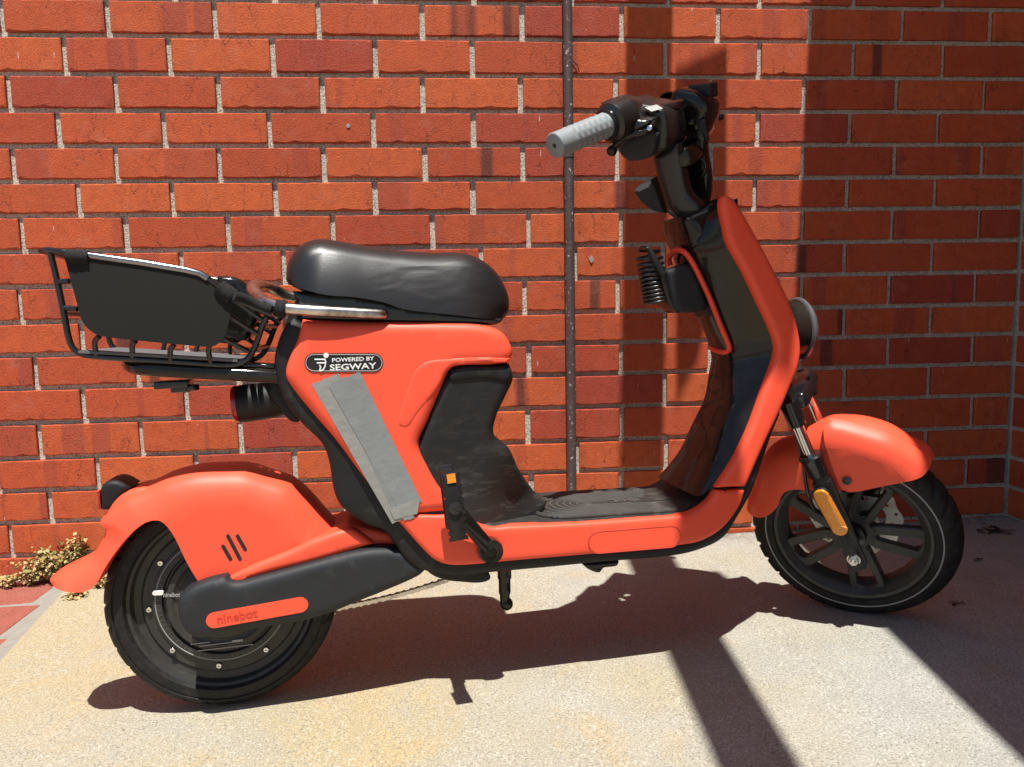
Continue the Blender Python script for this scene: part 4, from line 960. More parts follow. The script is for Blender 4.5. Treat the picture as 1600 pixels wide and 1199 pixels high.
# brake disc with wavy edge on the far side and its caliper
dp = []
for i in range(120):
    a = 2*math.pi*i/120; r = 0.088+0.003*math.sin(a*10); dp.append((FC[0]+r*math.cos(a), FC[2]+r*math.sin(a)))
holes = []
for i in range(20):
    a = 2*math.pi*i/20; r = 0.079 if i % 2 else 0.070; holes.append([(FC[0]+r*math.cos(a)+0.0038*math.cos(b_), FC[2]+r*math.sin(a)+0.0038*math.sin(b_)) for b_ in np.linspace(0, 2*math.pi, 10, endpoint=False)])
for i in range(5):
    a = 2*math.pi*i/5+0.3; holes.append([(FC[0]+(0.052+0.008*math.cos(b_))*math.cos(a+0.42*math.sin(b_)), FC[2]+(0.052+0.008*math.cos(b_))*math.sin(a+0.42*math.sin(b_))) for b_ in np.linspace(0, 2*math.pi, 16, endpoint=False)])
pillow('brake_disc', np.array(dp), [True]*120, -0.042, -0.0445, 0.0, M['rotor'], fw, st=True, grid=0.02, holes=holes)
mb = MB(); mb.box(FC+np.array([0.005, 0.047, 0.083]), (0.075, 0.034, 0.042)); mb.box(FC+np.array([-0.02, 0.060, 0.060]), (0.045, 0.02, 0.05)); mb.xf(steer); make('brake_caliper', mb, M['blackmetal'], fw, bevel=0.004)
mb = MB(); mb.lathe([(-0.05, 0.013), (-0.01, 0.016), (0.02, 0.016)], FC, (0, -1, 0), 24); mb.xf(steer); make('hub_core', mb, M['blackmetal'], fw)

# ------------------------------------------------ fork
fork = empty('fork'); fork.parent = scooter
nut = P3(1335, 869, .080, True); topc = P3(1268, 717, .072, True); ax_ = (topc-nut)
def leg(sy):
    def S(p): return np.array([p[0], p[1]*sy, p[2]])
    u = (P3(1240, 650, .070, True)-topc); u /= np.linalg.norm(u)
    mb = MB(); mb.tube([S(topc-u*0.02), S(topc+u*0.098)], 0.0105, 20); mb.xf(steer); make('stanchion', mb, M['chrome'], fork)
    mb = MB(); mb.lathe([(-0.034, 0.0), (-0.034, 0.019), (-0.004, 0.0205), (0.001, 0.0225), (0.006, 0.0225), (0.009, 0.020), (0.009, 0.010)], S(topc), u*np.array([1, sy, 1]), 32); mb.xf(steer); make('dust_seal', mb, M['blackmetal'], fork)
    k = P3(1284, 752, .076, True); low = nut+(nut-k)*0.07
    path_ = smooth3([S(topc-u*0.02), S(k), S((k+nut)/2), S(low)], 6); n_ = len(path_)
    sec_ = lambda a, b_: [(a*math.cos(t)*abs(math.cos(t))**-0.3, b_*math.sin(t)*abs(math.sin(t))**-0.3) for t in np.linspace(0.05, 2*math.pi+0.05, 16, endpoint=False)]
    mb = MB(); mb.tube(path_, [0.0185-0.004*min(1, i/6) for i in range(n_)], 18); mb.xf(steer); make('lower_leg', mb, M['plastic'], fork, 50)
    # flat drop-out plate
    a_, b_ = pt(1284, 752, .08, True), pt(1342, 886, .08, True); d_ = (b_-a_)/np.linalg.norm(b_-a_); q_ = np.array([-d_[1], d_[0]])
    pp = [a_+q_*0.0175, a_-q_*0.0175, b_-q_*0.015, b_+d_*0.004-q_*0.004, b_+q_*0.016]
    pillow('dropout_plate', np.array(pp), [False]*5, 0.092*1 if sy > 0 else -0.066, 0.066 if sy > 0 else -0.092, 0.003, M['plastic'], fork, st=True, grid=0.03)
    mb = MB(); mb.lathe([(0, 0.0125), (0.002, 0.0125), (0.002, 0.0001)], S(nut)+np.array([0, -0.011*sy, 0]), (0, -sy, 0), 20); mb.lathe([(0.0022, 0.0001), (0.0022, 0.0102), (0.008, 0.0102), (0.009, 0.0085), (0.009, 0.0001)], S(nut)+np.array([0, -0.011*sy, 0]), (0, -sy, 0), 6); mb.lathe([(0.0092, 0.0001), (0.0092, 0.0055), (0.015, 0.0050), (0.015, 0.0001)], S(nut)+np.array([0, -0.011*sy, 0]), (0, -sy, 0), 14); mb.xf(steer); make('axle_nut', mb, M['steel'], fork, 25)
leg(1); leg(-1)
# upper clamp and crown
cu_ = P3(1240, 648, .070, True); u_ = (P3(1232, 630, .070, True)-P3(1262, 705, .070, True)); u_ /= np.linalg.norm(u_)
for sy in (1, -1):
    c_ = np.array([cu_[0], cu_[1]*sy, cu_[2]]); mb = MB(); mb.lathe([(-0.022, 0.0105), (-0.022, 0.0165), (0.010, 0.0175), (0.030, 0.0175), (0.032, 0.014), (0.032, 0.0001)], c_, u_, 28); mb.lathe([(0.031, 0.0001), (0.031, 0.008), (0.037, 0.007), (0.037, 0.0001)][::-1], c_, u_, 6); mb.xf(steer); make('clamp', mb, M['blackmetal'], fork)
cc = cu_+u_*0.016; mb = MB(); mb.box((cc[0]+0.002, 0, cc[2]+0.004), (0.055, 0.13, 0.034), np.array([[u_[2], 0, u_[0]], [0, 1, 0], [-u_[0], 0, u_[2]]])); mb.xf(steer); make('crown', mb, M['blackmetal'], fork, bevel=0.010, seg=3)
mb = MB(); mb.tube([AX0+_a*0.30, AX0+_a*0.70], 0.018, 20); make('steering_tube', mb, M['blackmetal'], fork)
# amber reflector on the leg
am = pstad(1284, 775, 1312, 826, 10.5, .093, True)
poly_a = am; ref = pillow('side_reflector', poly_a, [False]*len(poly_a), 0.0975, 0.09, 0.0035, M['amber'], fork, st=True, grid=0.006)
am2 = pstad(1284, 775, 1312, 826, 12.2, .093, True); pillow('reflector_base', am2, [False]*len(am2), 0.0945, 0.088, 0.002, M['plastic'], fork, st=True, grid=0.02)

# front fender
ff = shell('front_fender', [(1173, 770, 'c', .05), (1188, 725, '', .03), (1209, 697, '', .01), (1238, 683, '', .0), (1262, 670, '', .0), (1292, 655, '', .0), (1320, 653, '', .0), (1356, 657, '', .0), (1391, 668, '', .0), (1425, 688, '', .0), (1449, 704, '', .01), (1459, 721, 'h', .02), (1453, 734, 'h', .045), (1438, 745, 'h', .055), (1381, 759.5, 'h', .06), (1331, 768, 'h', .06), (1266, 766, 'h', .055), (1228, 768, 'h', .055), (1213, 794, 'h', .055), (1197, 805, 'h', .05), (1177, 808, 'h', .05), (1161, 801, '', .05)], 0.055, 0.056, -0.056, 0.050, M['orange'], scooter, st=True, grid=0.008, smooth=50)
ear = shell('fender_ear', [(1285.5, 664, 'c', .055), (1294, 656, '', .04), (1319, 656, '', .03), (1356, 662, '', .02), (1391, 673, '', .02), (1424, 691, '', .02), (1447, 706, '', .02), (1457, 720, 'h', .03), (1452, 734, 'h', .055), (1438, 745, 'h', .062), (1381, 759.5, 'h', .068), (1331, 769, 'h', .068), (1317, 765, 'h', .068), (1309.5, 753, 'h', .068), (1300, 727, 'h', .068), (1288.5, 690, 'h', .065)], 0.065, 0.069, 0.03, 0.040, M['orange'], ff, st=True, grid=0.007, smooth=50, bfar=0.0)
mb = MB(); c_ = P3(1323, 752, .0725, True); mb.lathe([(-0.002, 0.0085), (0.0018, 0.008), (0.0022, 0.0045), (0.0005, 0.0042), (0.0005, 0.0001)], c_, (0, -1, 0), 20); mb.xf(steer); make('fender_screw', mb, M['blackmetal'], ff)

# ------------------------------------------------ swing arm, chain, stand
sw = shell('swing_arm', [(276, 956, ''), (279, 935, ''), (296, 920, ''), (322, 909, ''), (353, 902, 'c'), (364, 911, ''), (400, 904, ''), (488, 880, ''), (560, 862, ''), (600, 858, ''), (634, 862, 'c'), (668, 890, 'c'), (655, 902, ''), (604, 925, ''), (556, 944, ''), (515, 961, ''), (473, 973, ''), (413, 983, ''), (338, 996, ''), (306, 999, ''), (291, 992, ''), (281, 977, '')], 0.095, 0.098, 0.046, 0.014, M['swing'], scooter, grid=0.008)
inl = pstad(335, 969.5, 469, 945.5, 12.2, .099)
inlay = pillow('swing_arm_inlay', inl, [False]*len(inl), 0.0995, 0.09, 0.0, M['orange'], sw, grid=0.05)
a, b2 = pt(345, 968, .1), pt(395, 959, .1)
text('inlay_lettering', 'ninebot', 0.0205, (a+b2)/2, math.atan2((b2-a)[1], (b2-a)[0]), 0.0996, M['orange_dark'], sw, thick=0.0006)
mb = MB(); mb.box((0.20, 0.07, 0.20), (0.42, 0.03, 0.045)); make('far_swing_arm', mb, M['swing'], scooter, bevel=0.01)
chain_a, chain_b = P3(530, 950, .045), P3(735, 893, .045)
mb = MB(); d_ = chain_b-chain_a; Lc = np.linalg.norm(d_); d_ /= Lc; nl = int(Lc/0.0127); ang = math.atan2(d_[2], d_[0])
Ry = np.array([[math.cos(ang), 0, -math.sin(ang)], [0, 1, 0], [math.sin(ang), 0, math.cos(ang)]])
for i in range(nl+1):
    p = chain_a+d_*(i*0.0127)+np.array([0, 0, -0.006*math.sin(math.pi*i/nl)])
    w = 0.003 if i % 2 else 0.0048
    for sg in (-1, 1): mb.box(p+np.array([0, sg*w, 0])+d_*0.0063, (0.0150, 0.0010, 0.0062), Ry)
    mb.lathe([(-0.0052, 0.0001), (-0.0052, 0.0042), (0.0052, 0.0042), (0.0052, 0.0001)], p, (0, 1, 0), 8)
make('chain', mb, M['railmetal'], scooter, 0)['kind'] = 'stuff'
kt = P3(788, 890, -.02); kb = P3(789, 943, -.02)
mb = MB(); mb.tube(smooth3([kt, kt*0.7+kb*0.3, kt*0.25+kb*0.75, kb], 5), [0.0135]*5+[0.0115]*5+[0.0095]*6, 14); mb.sphere(kb+np.array([0.003, 0, -0.001]), 0.0125, 8)
make('kickstand', mb, M['gloss'], scooter, 50)
shell('motor_belly', [(655, 880, 'c'), (760, 886, 'c'), (764, 905, ''), (720, 908, ''), (680, 900, '')], 0.05, 0.06, -0.06, 0.006, M['plastic'], scooter)
shell('belly_hook', [(908, 880, 'c'), (965, 875, 'c'), (962, 882, ''), (940, 886, ''), (935, 893, ''), (918, 888, '')], 0.02, 0.03, -0.01, 0.003, M['blackmetal'], scooter)

# ------------------------------------------------ crank and pedal
boss = P3(766, 860, .128); sp_ = P3(709, 792, .150)
crank = empty('crank'); crank.parent = scooter
mb = MB(); mb.lathe([(-0.015, 0.0205), (0.010, 0.0205), (0.013, 0.018), (0.0125, 0.0001)], boss, (0, -1, 0), 28); mb.lathe([(0.0126, 0.0001), (0.0126, 0.009), (0.0142, 0.008), (0.0142, 0.0001)], boss, (0, -1, 0), 16); make('crank_boss', mb, M['gloss'], crank)
mb = MB(); mb.tube([boss+np.array([0, -0.002, 0]), boss*0.5+sp_*0.5, sp_], 0, sect=[(-0.009, -0.012), (0.009, -0.012), (0.009, 0.012), (-0.009, 0.012)]); make('crank_arm', mb, M['gloss'], crank, 30, bevel=0.004)
mb = MB(); mb.lathe([(0, 0.031), (0.002, 0.031)], P3(765, 860, .116), (0, -1, 0), 32); 
ping = pstad(764.5, 860, 766, 860, 20, .1165); pillow('crank_recess', ping, [False]*len(ping), 0.1163, 0.10, 0.001, M['orange_dark'], crank, grid=0.05)
pedal = empty('pedal'); pedal.parent = scooter
pc = P3(706, 784, .195); d_ = pt(700, 740, .18)-pt(712, 832, .18); ang = math.atan2(d_[1], d_[0]); ca, sa = math.cos(ang), math.sin(ang)
Rp = np.array([[ca, 0, -sa], [0, 1, 0], [sa, 0, ca]])
mb = MB(); mb.box(pc, (0.098, 0.066, 0.018), Rp); make('pedal_body', mb, M['plastic'], pedal, bevel=0.003)
for sg in (-1, 1):
    mb = MB(); mb.box(pc+Rp@np.array([0, sg*0.036, 0]), (0.105, 0.008, 0.024), Rp); make('pedal_cage', mb, M['plastic'], pedal, bevel=0.003)
for i in range(11):
    for sg in (-1, 1):
        mb = MB() if (i == 0 and sg == -1) else mb
        mb.box(pc+Rp@np.array([-0.05+i*0.01, -0.036, sg*0.0125]), (0.005, 0.006, 0.004), Rp)
make('pedal_teeth', mb, M['plastic'], pedal, 0)
mb = MB(); mb.lathe([(-0.038, 0.010), (0.044, 0.010), (0.0445, 0.006), (0.0445, 0.0001)], pc, (0, -1, 0), 24); make('pedal_axle', mb, M['blackmetal'], pedal)
mb = MB(); mb.box(pc+Rp@np.array([0.045, -0.0405, 0.0]), (0.0135, 0.003, 0.013), Rp); make('pedal_reflector', mb, M['amber'], pedal, 0)

# ------------------------------------------------ badge and tape on the rear panel
bd = pstad(491, 567, 584, 567, 14.8, .1155)
badge = pillow('badge', bd, [False]*len(bd), 0.1163, 0.11, 0.0006, M['badge'], scooter, grid=0.03)
ol = pstad(491, 567, 584, 567, 12.8, .1155); mb = MB(); mb.tube([(p[0], -0.1163, p[1]) for p in ol], 0, closed=True, sect=[(-0.0006, -0.0003), (0.0006, -0.0003), (0.0006, 0.0003), (-0.0006, 0.0003)]); make('badge_outline', mb, M['white'], badge, 0)
text('badge_line_one', 'POWERED BY', 0.0088, pt(551.5, 562, .1165), R_(-0.5), 0.1163, M['white'], badge, xs=1.22)
text('badge_line_two', 'SEGWAY', 0.0132, pt(551.5, 573.5, .1165), R_(-0.5), 0.1163, M['white'], badge, xs=1.38)
mb = MB()
for strip in ([(491.5, 562), (507, 562)], [(495, 567.5), (508, 567.5)], [(507.5, 560.5), (509, 566), (508, 573), (504.5, 579), (499.5, 580)], [(499, 570.5), (501, 574), (499.5, 580)]):
    mb.tube([np.array([pt(x, y, .1165)[0], -0.1165, pt(x, y, .1165)[1]]) for x, y in strip], 0.00125, 6)
mb.lathe([(0, 0.0001), (0, 0.0042), (0.0008, 0.0042), (0.0008, 0.0001)], np.array([pt(509.5, 555.5, .1165)[0], -0.1163, pt(509.5, 555.5, .1165)[1]]), (0, -1, 0), 16)
make('badge_symbol', mb, M['white'], badge)
def ripped(pts_, k=6, amp=0.0012, seed=1):
    r = random.Random(seed); o = []
    for a, b2, rip in pts_:
        a = np.array(a); b2 = np.array(b2); n_ = k if rip else 1
        for i in range(n_): o.append(a+(b2-a)*i/n_+(np.array([r.uniform(-amp, amp), r.uniform(-amp, amp)]) if rip and i else 0))
    return np.array(o)
def tape(pa, w, m, seed):
    q = [pt(x, y, w) for x, y in pa]; e = [(q[i], q[(i+1) % 4], i in (0, 2)) for i in range(4)]
    P_ = ripped(e, 9, 0.0010, seed); return pillow('tape_strip', P_, [True]*len(P_), w, 0.1135, 0.0, m, scooter, grid=0.02, smooth=0)
tape([(487, 601), (529, 583), (640, 806), (613, 819)], 0.1156, M['tape2'], 3)
tape([(519, 597), (562.5, 581), (659.5, 784), (618, 806)], 0.1161, M['tape'], 4)
tape([(514, 604), (530, 594), (648, 809), (632, 814)], 0.1165, M['tape'], 5)
tape([(608, 796), (656, 779), (652, 803), (616, 812)], 0.1168, M['tape2'], 6)

# ------------------------------------------------ handlebar and stem (turn with the fork)
bar = empty('handlebar'); bar.parent = scooter
stm = shell('stem_arm', [(1018, 243, 'c', .045), (1040, 228, '', .045), (1059, 226, '', .045), (1070, 262, '', .045), (1080, 300, '', .04), (1101, 322, '', .03), (1094, 338, '', .03), (1066, 343, '', .03), (1046, 331, '', .035), (1035, 305, '', .04), (1027, 285, '', .045)], 0.045, 0.052, 0.012, 0.016, M['console'], bar, st=True, grid=0.008)
mirror = None
shell('stem_arm', [(1062, 222, 'c', -.05), (1100, 203, '', -.05), (1107, 240, '', -.05), (1113, 276, '', -.05), (1111, 312, '', -.05), (1098, 325, '', -.03), (1080, 318, '', -.03), (1078, 290, '', -.045), (1072, 262, '', -.05)], -0.05, -0.03, -0.062, 0.008, M['gloss'], bar, st=True, grid=0.008)
c1 = P3(1078, 300, -.01, True); c2 = P3(1094, 352, 0, True)
mb = MB(); mb.tube([P3(1076, 318, 0, True), P3(1082, 345, 0, True), P3(1092, 372, 0, True)], [0.034, 0.030, 0.026], 24); mb.xf(steer); make('stem_base', mb, M['plastic'], bar, 50)
shell('stem_bridge', [(1036, 240, 'c', 0), (1085, 224, 'c', 0), (1092, 250, '', 0), (1062, 262, '', 0), (1044, 262, '', 0)], 0, 0.048, -0.055, 0.010, M['gloss'], bar, st=True)
# round hook between the arms
hk = P3(1086, 262, -.02, True); mb = MB(); mb.tube([hk+np.array([0.02*math.cos(a), 0, 0.02*math.sin(a)]) for a in np.linspace(-1.2, 3.6, 22)], 0.0042, 10); mb.xf(steer); make('stem_ring', mb, M['gloss'], bar, 60)
shell('stem_flap', [(995, 297, 'c', .0), (1003, 287, '', 0), (1024, 277, 'c', 0), (1044, 331, 'c', 0), (1026, 327, '', 0), (1008, 314, '', 0)], 0, 0.020, -0.020, 0.005, M['swing'], bar, st=True)
shell('stem_flap_face', [(996, 295, 'c', .0), (1004, 286.5, '', 0), (1022, 278, 'c', 0), (1023, 288, 'c', 0), (1000, 299, 'c', 0)], 0, 0.0212, -0.018, 0.003, M['grip'], bar, st=True)
# grips
gi = P3(951, 194, .165, True); go = P3(866, 228, .285, True); gd = (go-gi); GL = np.linalg.norm(gd); gd /= GL
def bump(i, k): return 0
mb = MB(); prof = []; nz_ = 44
for i in range(nz_+1): prof.append((GL*i/nz_*0.985, 0.0205 + (0.0014 if i < 2 else 0)))
def gm(i, k):
    if i < 4 or i > 33: return 0.0
    return 0.0022*(abs(math.sin(i*0.72+k*math.pi/8))*abs(math.sin(i*0.72-k*math.pi/8)))-0.0006
prof += [(GL*0.992, 0.0200), (GL, 0.0180), (GL+0.0003, 0.0042), (GL-0.003, 0.0040), (GL-0.003, 0.0001)]
mb.lathe(prof, gi, gd, 48, False, gm); mb.xf(steer); gr_ = make('grip', mb, M['grip'], bar, 50)
mb = MB(); mb.lathe([(GL-0.0028, 0.0001), (GL-0.0028, 0.0038)], gi, gd, 14); mb.xf(steer); make('grip_hole', mb, M['badge'], gr_)
# far grip, mirrored to the other side
gi2 = gi*np.array([1, -1, 1]); gd2 = gd*np.array([1, -1, 1])
mb = MB(); mb.lathe(prof[:-4]+[(GL, 0.0001)], gi2, gd2, 32); mb.xf(steer); make('grip', mb, M['grip'], bar, 50)
mb = MB(); mb.tube(smooth3([gi+gd*0.02, P3(1010, 180, .09, True), P3(1045, 170, .04, True), (P3(1045, 170, .04, True))*np.array([1, -1, 1]), P3(1010, 180, .09, True)*np.array([1, -1, 1]), gi2+gd2*0.02], 5), 0.011, 16); mb.xf(steer); make('bar_tube', mb, M['blackmetal'], bar, 60)
# throttle housing next to the grip
hs = gi-gd*0.002
mb = MB(); mb.lathe([(-0.040, 0.0001), (-0.040, 0.0335), (-0.006, 0.0345), (-0.001, 0.0335), (0.001, 0.030), (0.003, 0.0285), (0.005, 0.021)], hs, gd, 36); mb.xf(steer); make('throttle_housing', mb, M['console'], bar, 40)
shell('throttle_shroud', [(945, 159, 'c', .12), (970, 150, '', .10), (992, 154, '', .10), (999, 170, '', .11), (1004, 183, 'c', .12), (1019, 186.5, 'c', .13), (1014, 198, '', .13), (1000, 205, '', .13), (972, 202, '', .13), (958, 194, 'c', .13), (950, 176, '', .13)], 0.12, 0.150, 0.07, 0.013, M['console'], bar, st=True, grid=0.006, smooth=40)
mb = MB(); mb.lathe([(0.0045, 0.0205), (0.0055, 0.0260), (0.0095, 0.0260), (0.0105, 0.0208)], hs, gd, 36); mb.xf(steer); make('grip_collar', mb, M['blackmetal'], bar, 50)
# switch console: upper shell with display and lower shell
shell('console', [(982, 160, '', .07), (988, 154, '', .06), (1002, 156, '', .05), (1040, 162, '', .04), (1053, 170, '', .04), (1056, 195, '', .05), (1054, 226, '', .05), (1040, 233, '', .05), (1025, 232, '', .06), (1022, 208, '', .07), (1008, 196, '', .08), (994, 188, '', .09), (984, 174, '', .09)], 0.07, 0.092, -0.020, 0.012, M['console'], bar, st=True, grid=0.007, smooth=30)
shell('lower_switch_box', [(966, 230, 'c', .10), (985, 214, '', .10), (1018, 200, '', .095), (1032, 208, 'c', .09), (1026, 238, '', .09), (1008, 248, '', .09), (985, 252, 'c', .10), (972, 243, '', .10)], 0.095, 0.108, 0.055, 0.008, M['swing'], bar, st=True, grid=0.008)
# label plate on the console top, plain white (its printed code is left out)
q = [P3(1007, 168, .075, True), P3(1026, 163.5, .062, True), P3(1036, 169.5, .062, True), P3(1018, 174.5, .075, True)]
nrm_ = np.cross(q[1]-q[0], q[3]-q[0]); nrm_ /= np.linalg.norm(nrm_)
if nrm_[2] < 0: nrm_ = -nrm_
to_cam = RS.T@(MW@(CAMLOC-O_)-AX0)+AX0; sh_ = [p+(to_cam-p)/np.linalg.norm(to_cam-p)*0.030 for p in q]
mb = MB(); mb.add([p for p in sh_]+[p-nrm_*0.001 for p in sh_], [(0, 1, 2, 3), (7, 6, 5, 4), (0, 4, 5, 1), (1, 5, 6, 2), (2, 6, 7, 3), (3, 7, 4, 0)]); mb.xf(steer); make('console_label', mb, M['sticker'], bar, 0)
# thumb throttle and brake lever with ball end
tube_px('brake_lever', [(1022, 192, .125), (1010, 206, .145), (988, 211, .150), (970, 219, .155), (957, 234, .160)], 0.0058, M['gloss'], bar, True)
mb = MB(); mb.sphere(P3(956, 236, .162, True), 0.0092); mb.xf(steer); make('lever_ball', mb, M['gloss'], bar, 80)
for p in ((976, 191, .152), (1015, 201, .149)):
    mb = MB(); mb.lathe([(-0.002, 0.0045), (0.0025, 0.0045), (0.003, 0.0035), (0.003, 0.0001)], P3(*p, True), (0.1, -0.9, 0.5), 12); mb.xf(steer); make('lever_screw', mb, M['chrome'], bar)
# far switch housing and display box
shell('far_console', [(1045, 160, '', -.05), (1052, 143, '', -.06), (1066, 138, '', -.07), (1095, 141, '', -.09), (1119, 156, '', -.1), (1122, 172, '', -.1), (1117, 192, '', -.1), (1105, 213, '', -.1), (1078, 212, '', -.08), (1056, 214, 'c', -.06), (1046, 180, '', -.05)], -0.07, -0.045, -0.135, 0.018, M['gloss'], bar, st=True, grid=0.007, smooth=50)
pm = empty('phone_mount'); pm.parent = bar
shell('mount_block', [(1077, 133, 'c', -.1), (1114, 130, 'c', -.1), (1115, 152, 'c', -.1), (1100, 150, '', -.1), (1085, 143, 'c', -.1)], -0.1, -0.085, -0.135, 0.003, M['swing'], bar, st=True)
bpy.data.objects.remove(pm, do_unlink=True)
shell('mirror_plate', [(1089, 189, 'c', -.04), (1102, 185, 'c', -.04), (1108.5, 219, 'c', -.04), (1095, 222, 'c', -.04)], -0.04, -0.034, -0.044, 0.002, M['swing'], bar, st=True)
tube_px('far_lever', [(1080, 196, -.11), (1100, 190, -.14), (1124, 183, -.175)], 0.005, M['gloss'], bar, True)
mb = MB(); mb.sphere(P3(1125, 183, -.176, True), 0.0078); mb.xf(steer); make('lever_ball', mb, M['gloss'], bar, 80)
tube_px('switch_knob', [(1058, 200, -.035), (1073, 194, -.038), (1084, 192, -.040)], 0.0075, M['gloss'], bar, True)
# brake hose and cables into the neck
tube_px('brake_hose', [(1030, 232, .03), (1040, 262, .005), (1052, 315, .0), (1058, 345, .01), (1063, 372, .02), (1070, 388, .02)], 0.0032, M['cable'], bar, True)
tube_px('brake_hose', [(1050, 235, .0), (1052, 285, -.01), (1060, 330, -.01), (1068, 360, .0), (1076, 382, .0)], 0.0032, M['cable'], bar, True)
tube_px('fork_hose', [(1225, 600, .02), (1235, 650, .045), (1252, 710, .045), (1262, 770, .03), (1275, 800, -.02)], 0.0035, M['cable'], scooter)

# ------------------------------------------------ basket on the rack
bk = empty('rear_basket'); bk.parent = scooter
BW = 0.140
def both(name, pts, r, m, k=6):
    P_ = smooth3([P3(*p) for p in pts], k)
    for sg in (1, -1):
        mb = MB(); mb.tube([(p[0], p[1]*sg, p[2]) for p in P_], r, 10); make(name, mb, m, bk, 50)
rimw = 0.116
rp_ = [(97, 394, rimw), (120, 396.5, rimw), (219, 410.5, rimw), (297, 424, rimw), (314, 429, rimw), (340, 446, rimw), (369, 467, rimw), (392, 478, rimw), (424, 492, rimw)]
P_ = smooth3([P3(*p) for p in rp_], 6)
corner = P3(76, 391, rimw-0.02); xr_ = corner[0]-0.012
mid_ = [np.array([corner[0], corner[1], corner[2]]), np.array([xr_, -0.09, corner[2]]), np.array([xr_, 0.0, corner[2]])]
full = P_[::-1]+mid_+[np.array([p[0], -p[1], p[2]]) for p in mid_[:-1][::-1]]+[np.array([p[0], -p[1], p[2]]) for p in P_]
mb = MB(); mb.tube(full, 0.0048, 12); make('rim_wire', mb, M['blackmetal'], bk, 60)
mb = MB(); a = P3(141, 400, rimw); mb.tube([P3(138, 399.2, rimw+.001)]+[P3(x, y, rimw+.001) for x, y in ((219, 410.5), (290, 422.3), (312, 428), (325, 436))], 0.0056, 12); make('polished_rim', mb, M['polish'], bk, 60)
mb = MB(); mb.tube([P3(x, y, rimw+.001)*np.array([1, -1, 1]) for x, y in ((138, 399.2), (219, 410.5), (290, 422.3), (312, 428), (335, 444))], 0.0056, 12); make('polished_rim', mb, M['polish'], bk, 60)
both('corner_wire', [(79, 396, 0.101), (90, 442, 0.100), (100, 490, 0.098), (108, 530, 0.095), (118, 548, 0.094), (140, 556, 0.094), (200, 561, 0.094), (290, 567, 0.094), (360, 571, 0.094), (384, 563, 0.094), (397, 545, 0.094), (411, 506, 0.101), (418, 494, 0.109)], 0.0048, M['blackmetal'])
for pts_ in ([(88, 441, 0.100), (108, 439.5, 0.107)], [(97, 481, 0.098), (121, 483, 0.105)], [(151, 558, 0.094), (148, 535, 0.101), (155, 526, 0.108)], [(207, 561, 0.094), (207, 540, 0.101), (212, 533, 0.107)], [(267, 567, 0.094), (266, 548, 0.101), (272, 539, 0.107)], [(330, 570, 0.094), (326, 550, 0.101), (327, 541, 0.107)], [(358, 494, 0.108), (380, 508, 0.104), (404, 523, 0.100)], [(350, 529, 0.105), (370, 540, 0.100), (388, 549, 0.095)], [(362, 466, 0.111), (390, 486, 0.105), (418, 506, 0.100)]):
    both('cross_wire', pts_, 0.0042, M['blackmetal'], 4)
# front and rear hoops across, floor wires
def cross_x(name, pts_):
    P_ = [P3(*p) for p in pts_]; mb = MB(); mb.tube(smooth3(P_+[np.array([p[0], -p[1], p[2]]) for p in P_[::-1]], 4), 0.0045, 10); make(name, mb, M['blackmetal'], bk, 60)
for i, (x, y) in enumerate(((100, 490), (125, 553), (180, 559), (240, 564), (300, 568), (355, 570), (397, 545), (410, 510))):
    cross_x('hoop_wire', [(x, y, .094), (x, y, .05)])
def flat(name, pts_, near, th, m, mirror_=True):
    poly, hard = smooth_poly(pts_, near)
    o = pillow(name, poly, hard, near, near-th, 0.0012, m, bk, grid=0.04)
    if mirror_: mirror_of(o, name, bk)
flat('side_board', [(100, 402, 'c'), (140, 402), (219, 413.5), (297, 427), (316, 435), (338, 453), (363, 474, 'c'), (359, 496), (354, 515), (347, 531), (336, 540), (325, 542.5), (306, 541), (230, 534), (156, 525), (141, 517), (129, 504), (120, 475)], 0.120, 0.004, M['board'])
a = P3(156, 549, .0); b2 = P3(385, 562, .0); mb = MB(); mb.add([(a[0], -.10, a[2]), (b2[0], -.10, b2[2]), (b2[0], .10, b2[2]), (a[0], .10, a[2])]+[(a[0], -.10, a[2]+.004), (b2[0], -.10, b2[2]+.004), (b2[0], .10, b2[2]+.004), (a[0], .10, a[2]+.004)], [(3, 2, 1, 0), (4, 5, 6, 7), (0, 1, 5, 4), (1, 2, 6, 5), (2, 3, 7, 6), (3, 0, 4, 7)]); make('floor_board', mb, M['greyboard'], bk, 0)
def strap(p0, p1, w, r0=0.012, parent=bk):
    a, b2 = P3(*p0, w), P3(*p1, w); mb = MB(); n_ = 8; rs = random.Random(int(p0[0]))
    mb.tube([a+(b2-a)*i/n_ for i in range(n_+1)], [r0*(1+rs.uniform(-.06, .08)) for _ in range(n_+1)], 14); return make('strap', mb, M['velcro'], parent, 50)
strap((105, 401), (139, 402.5), 0.116, 0.0105); strap((342, 449), (364, 465), 0.115, 0.013)
strap((430, 481), (447, 484), 0.116, 0.0145, grab)
tube_px('strap_tail', [(366, 462, .13), (385, 468, .12), (405, 478, .115), (425, 484, .118)], 0.0075, M['velcro'], bk)
# dark plastic shell of the basket's front end
shell('front_liner', [(342, 432, 'c', -.08), (375, 436, '', -.08), (394, 452, '', -.08), (405, 480, '', -.06), (396, 515, '', -.06), (384, 532, '', -.06), (352, 525, 'c', -.06)], -.06, -0.05, -0.13, 0.01, M['gloss'], bk)

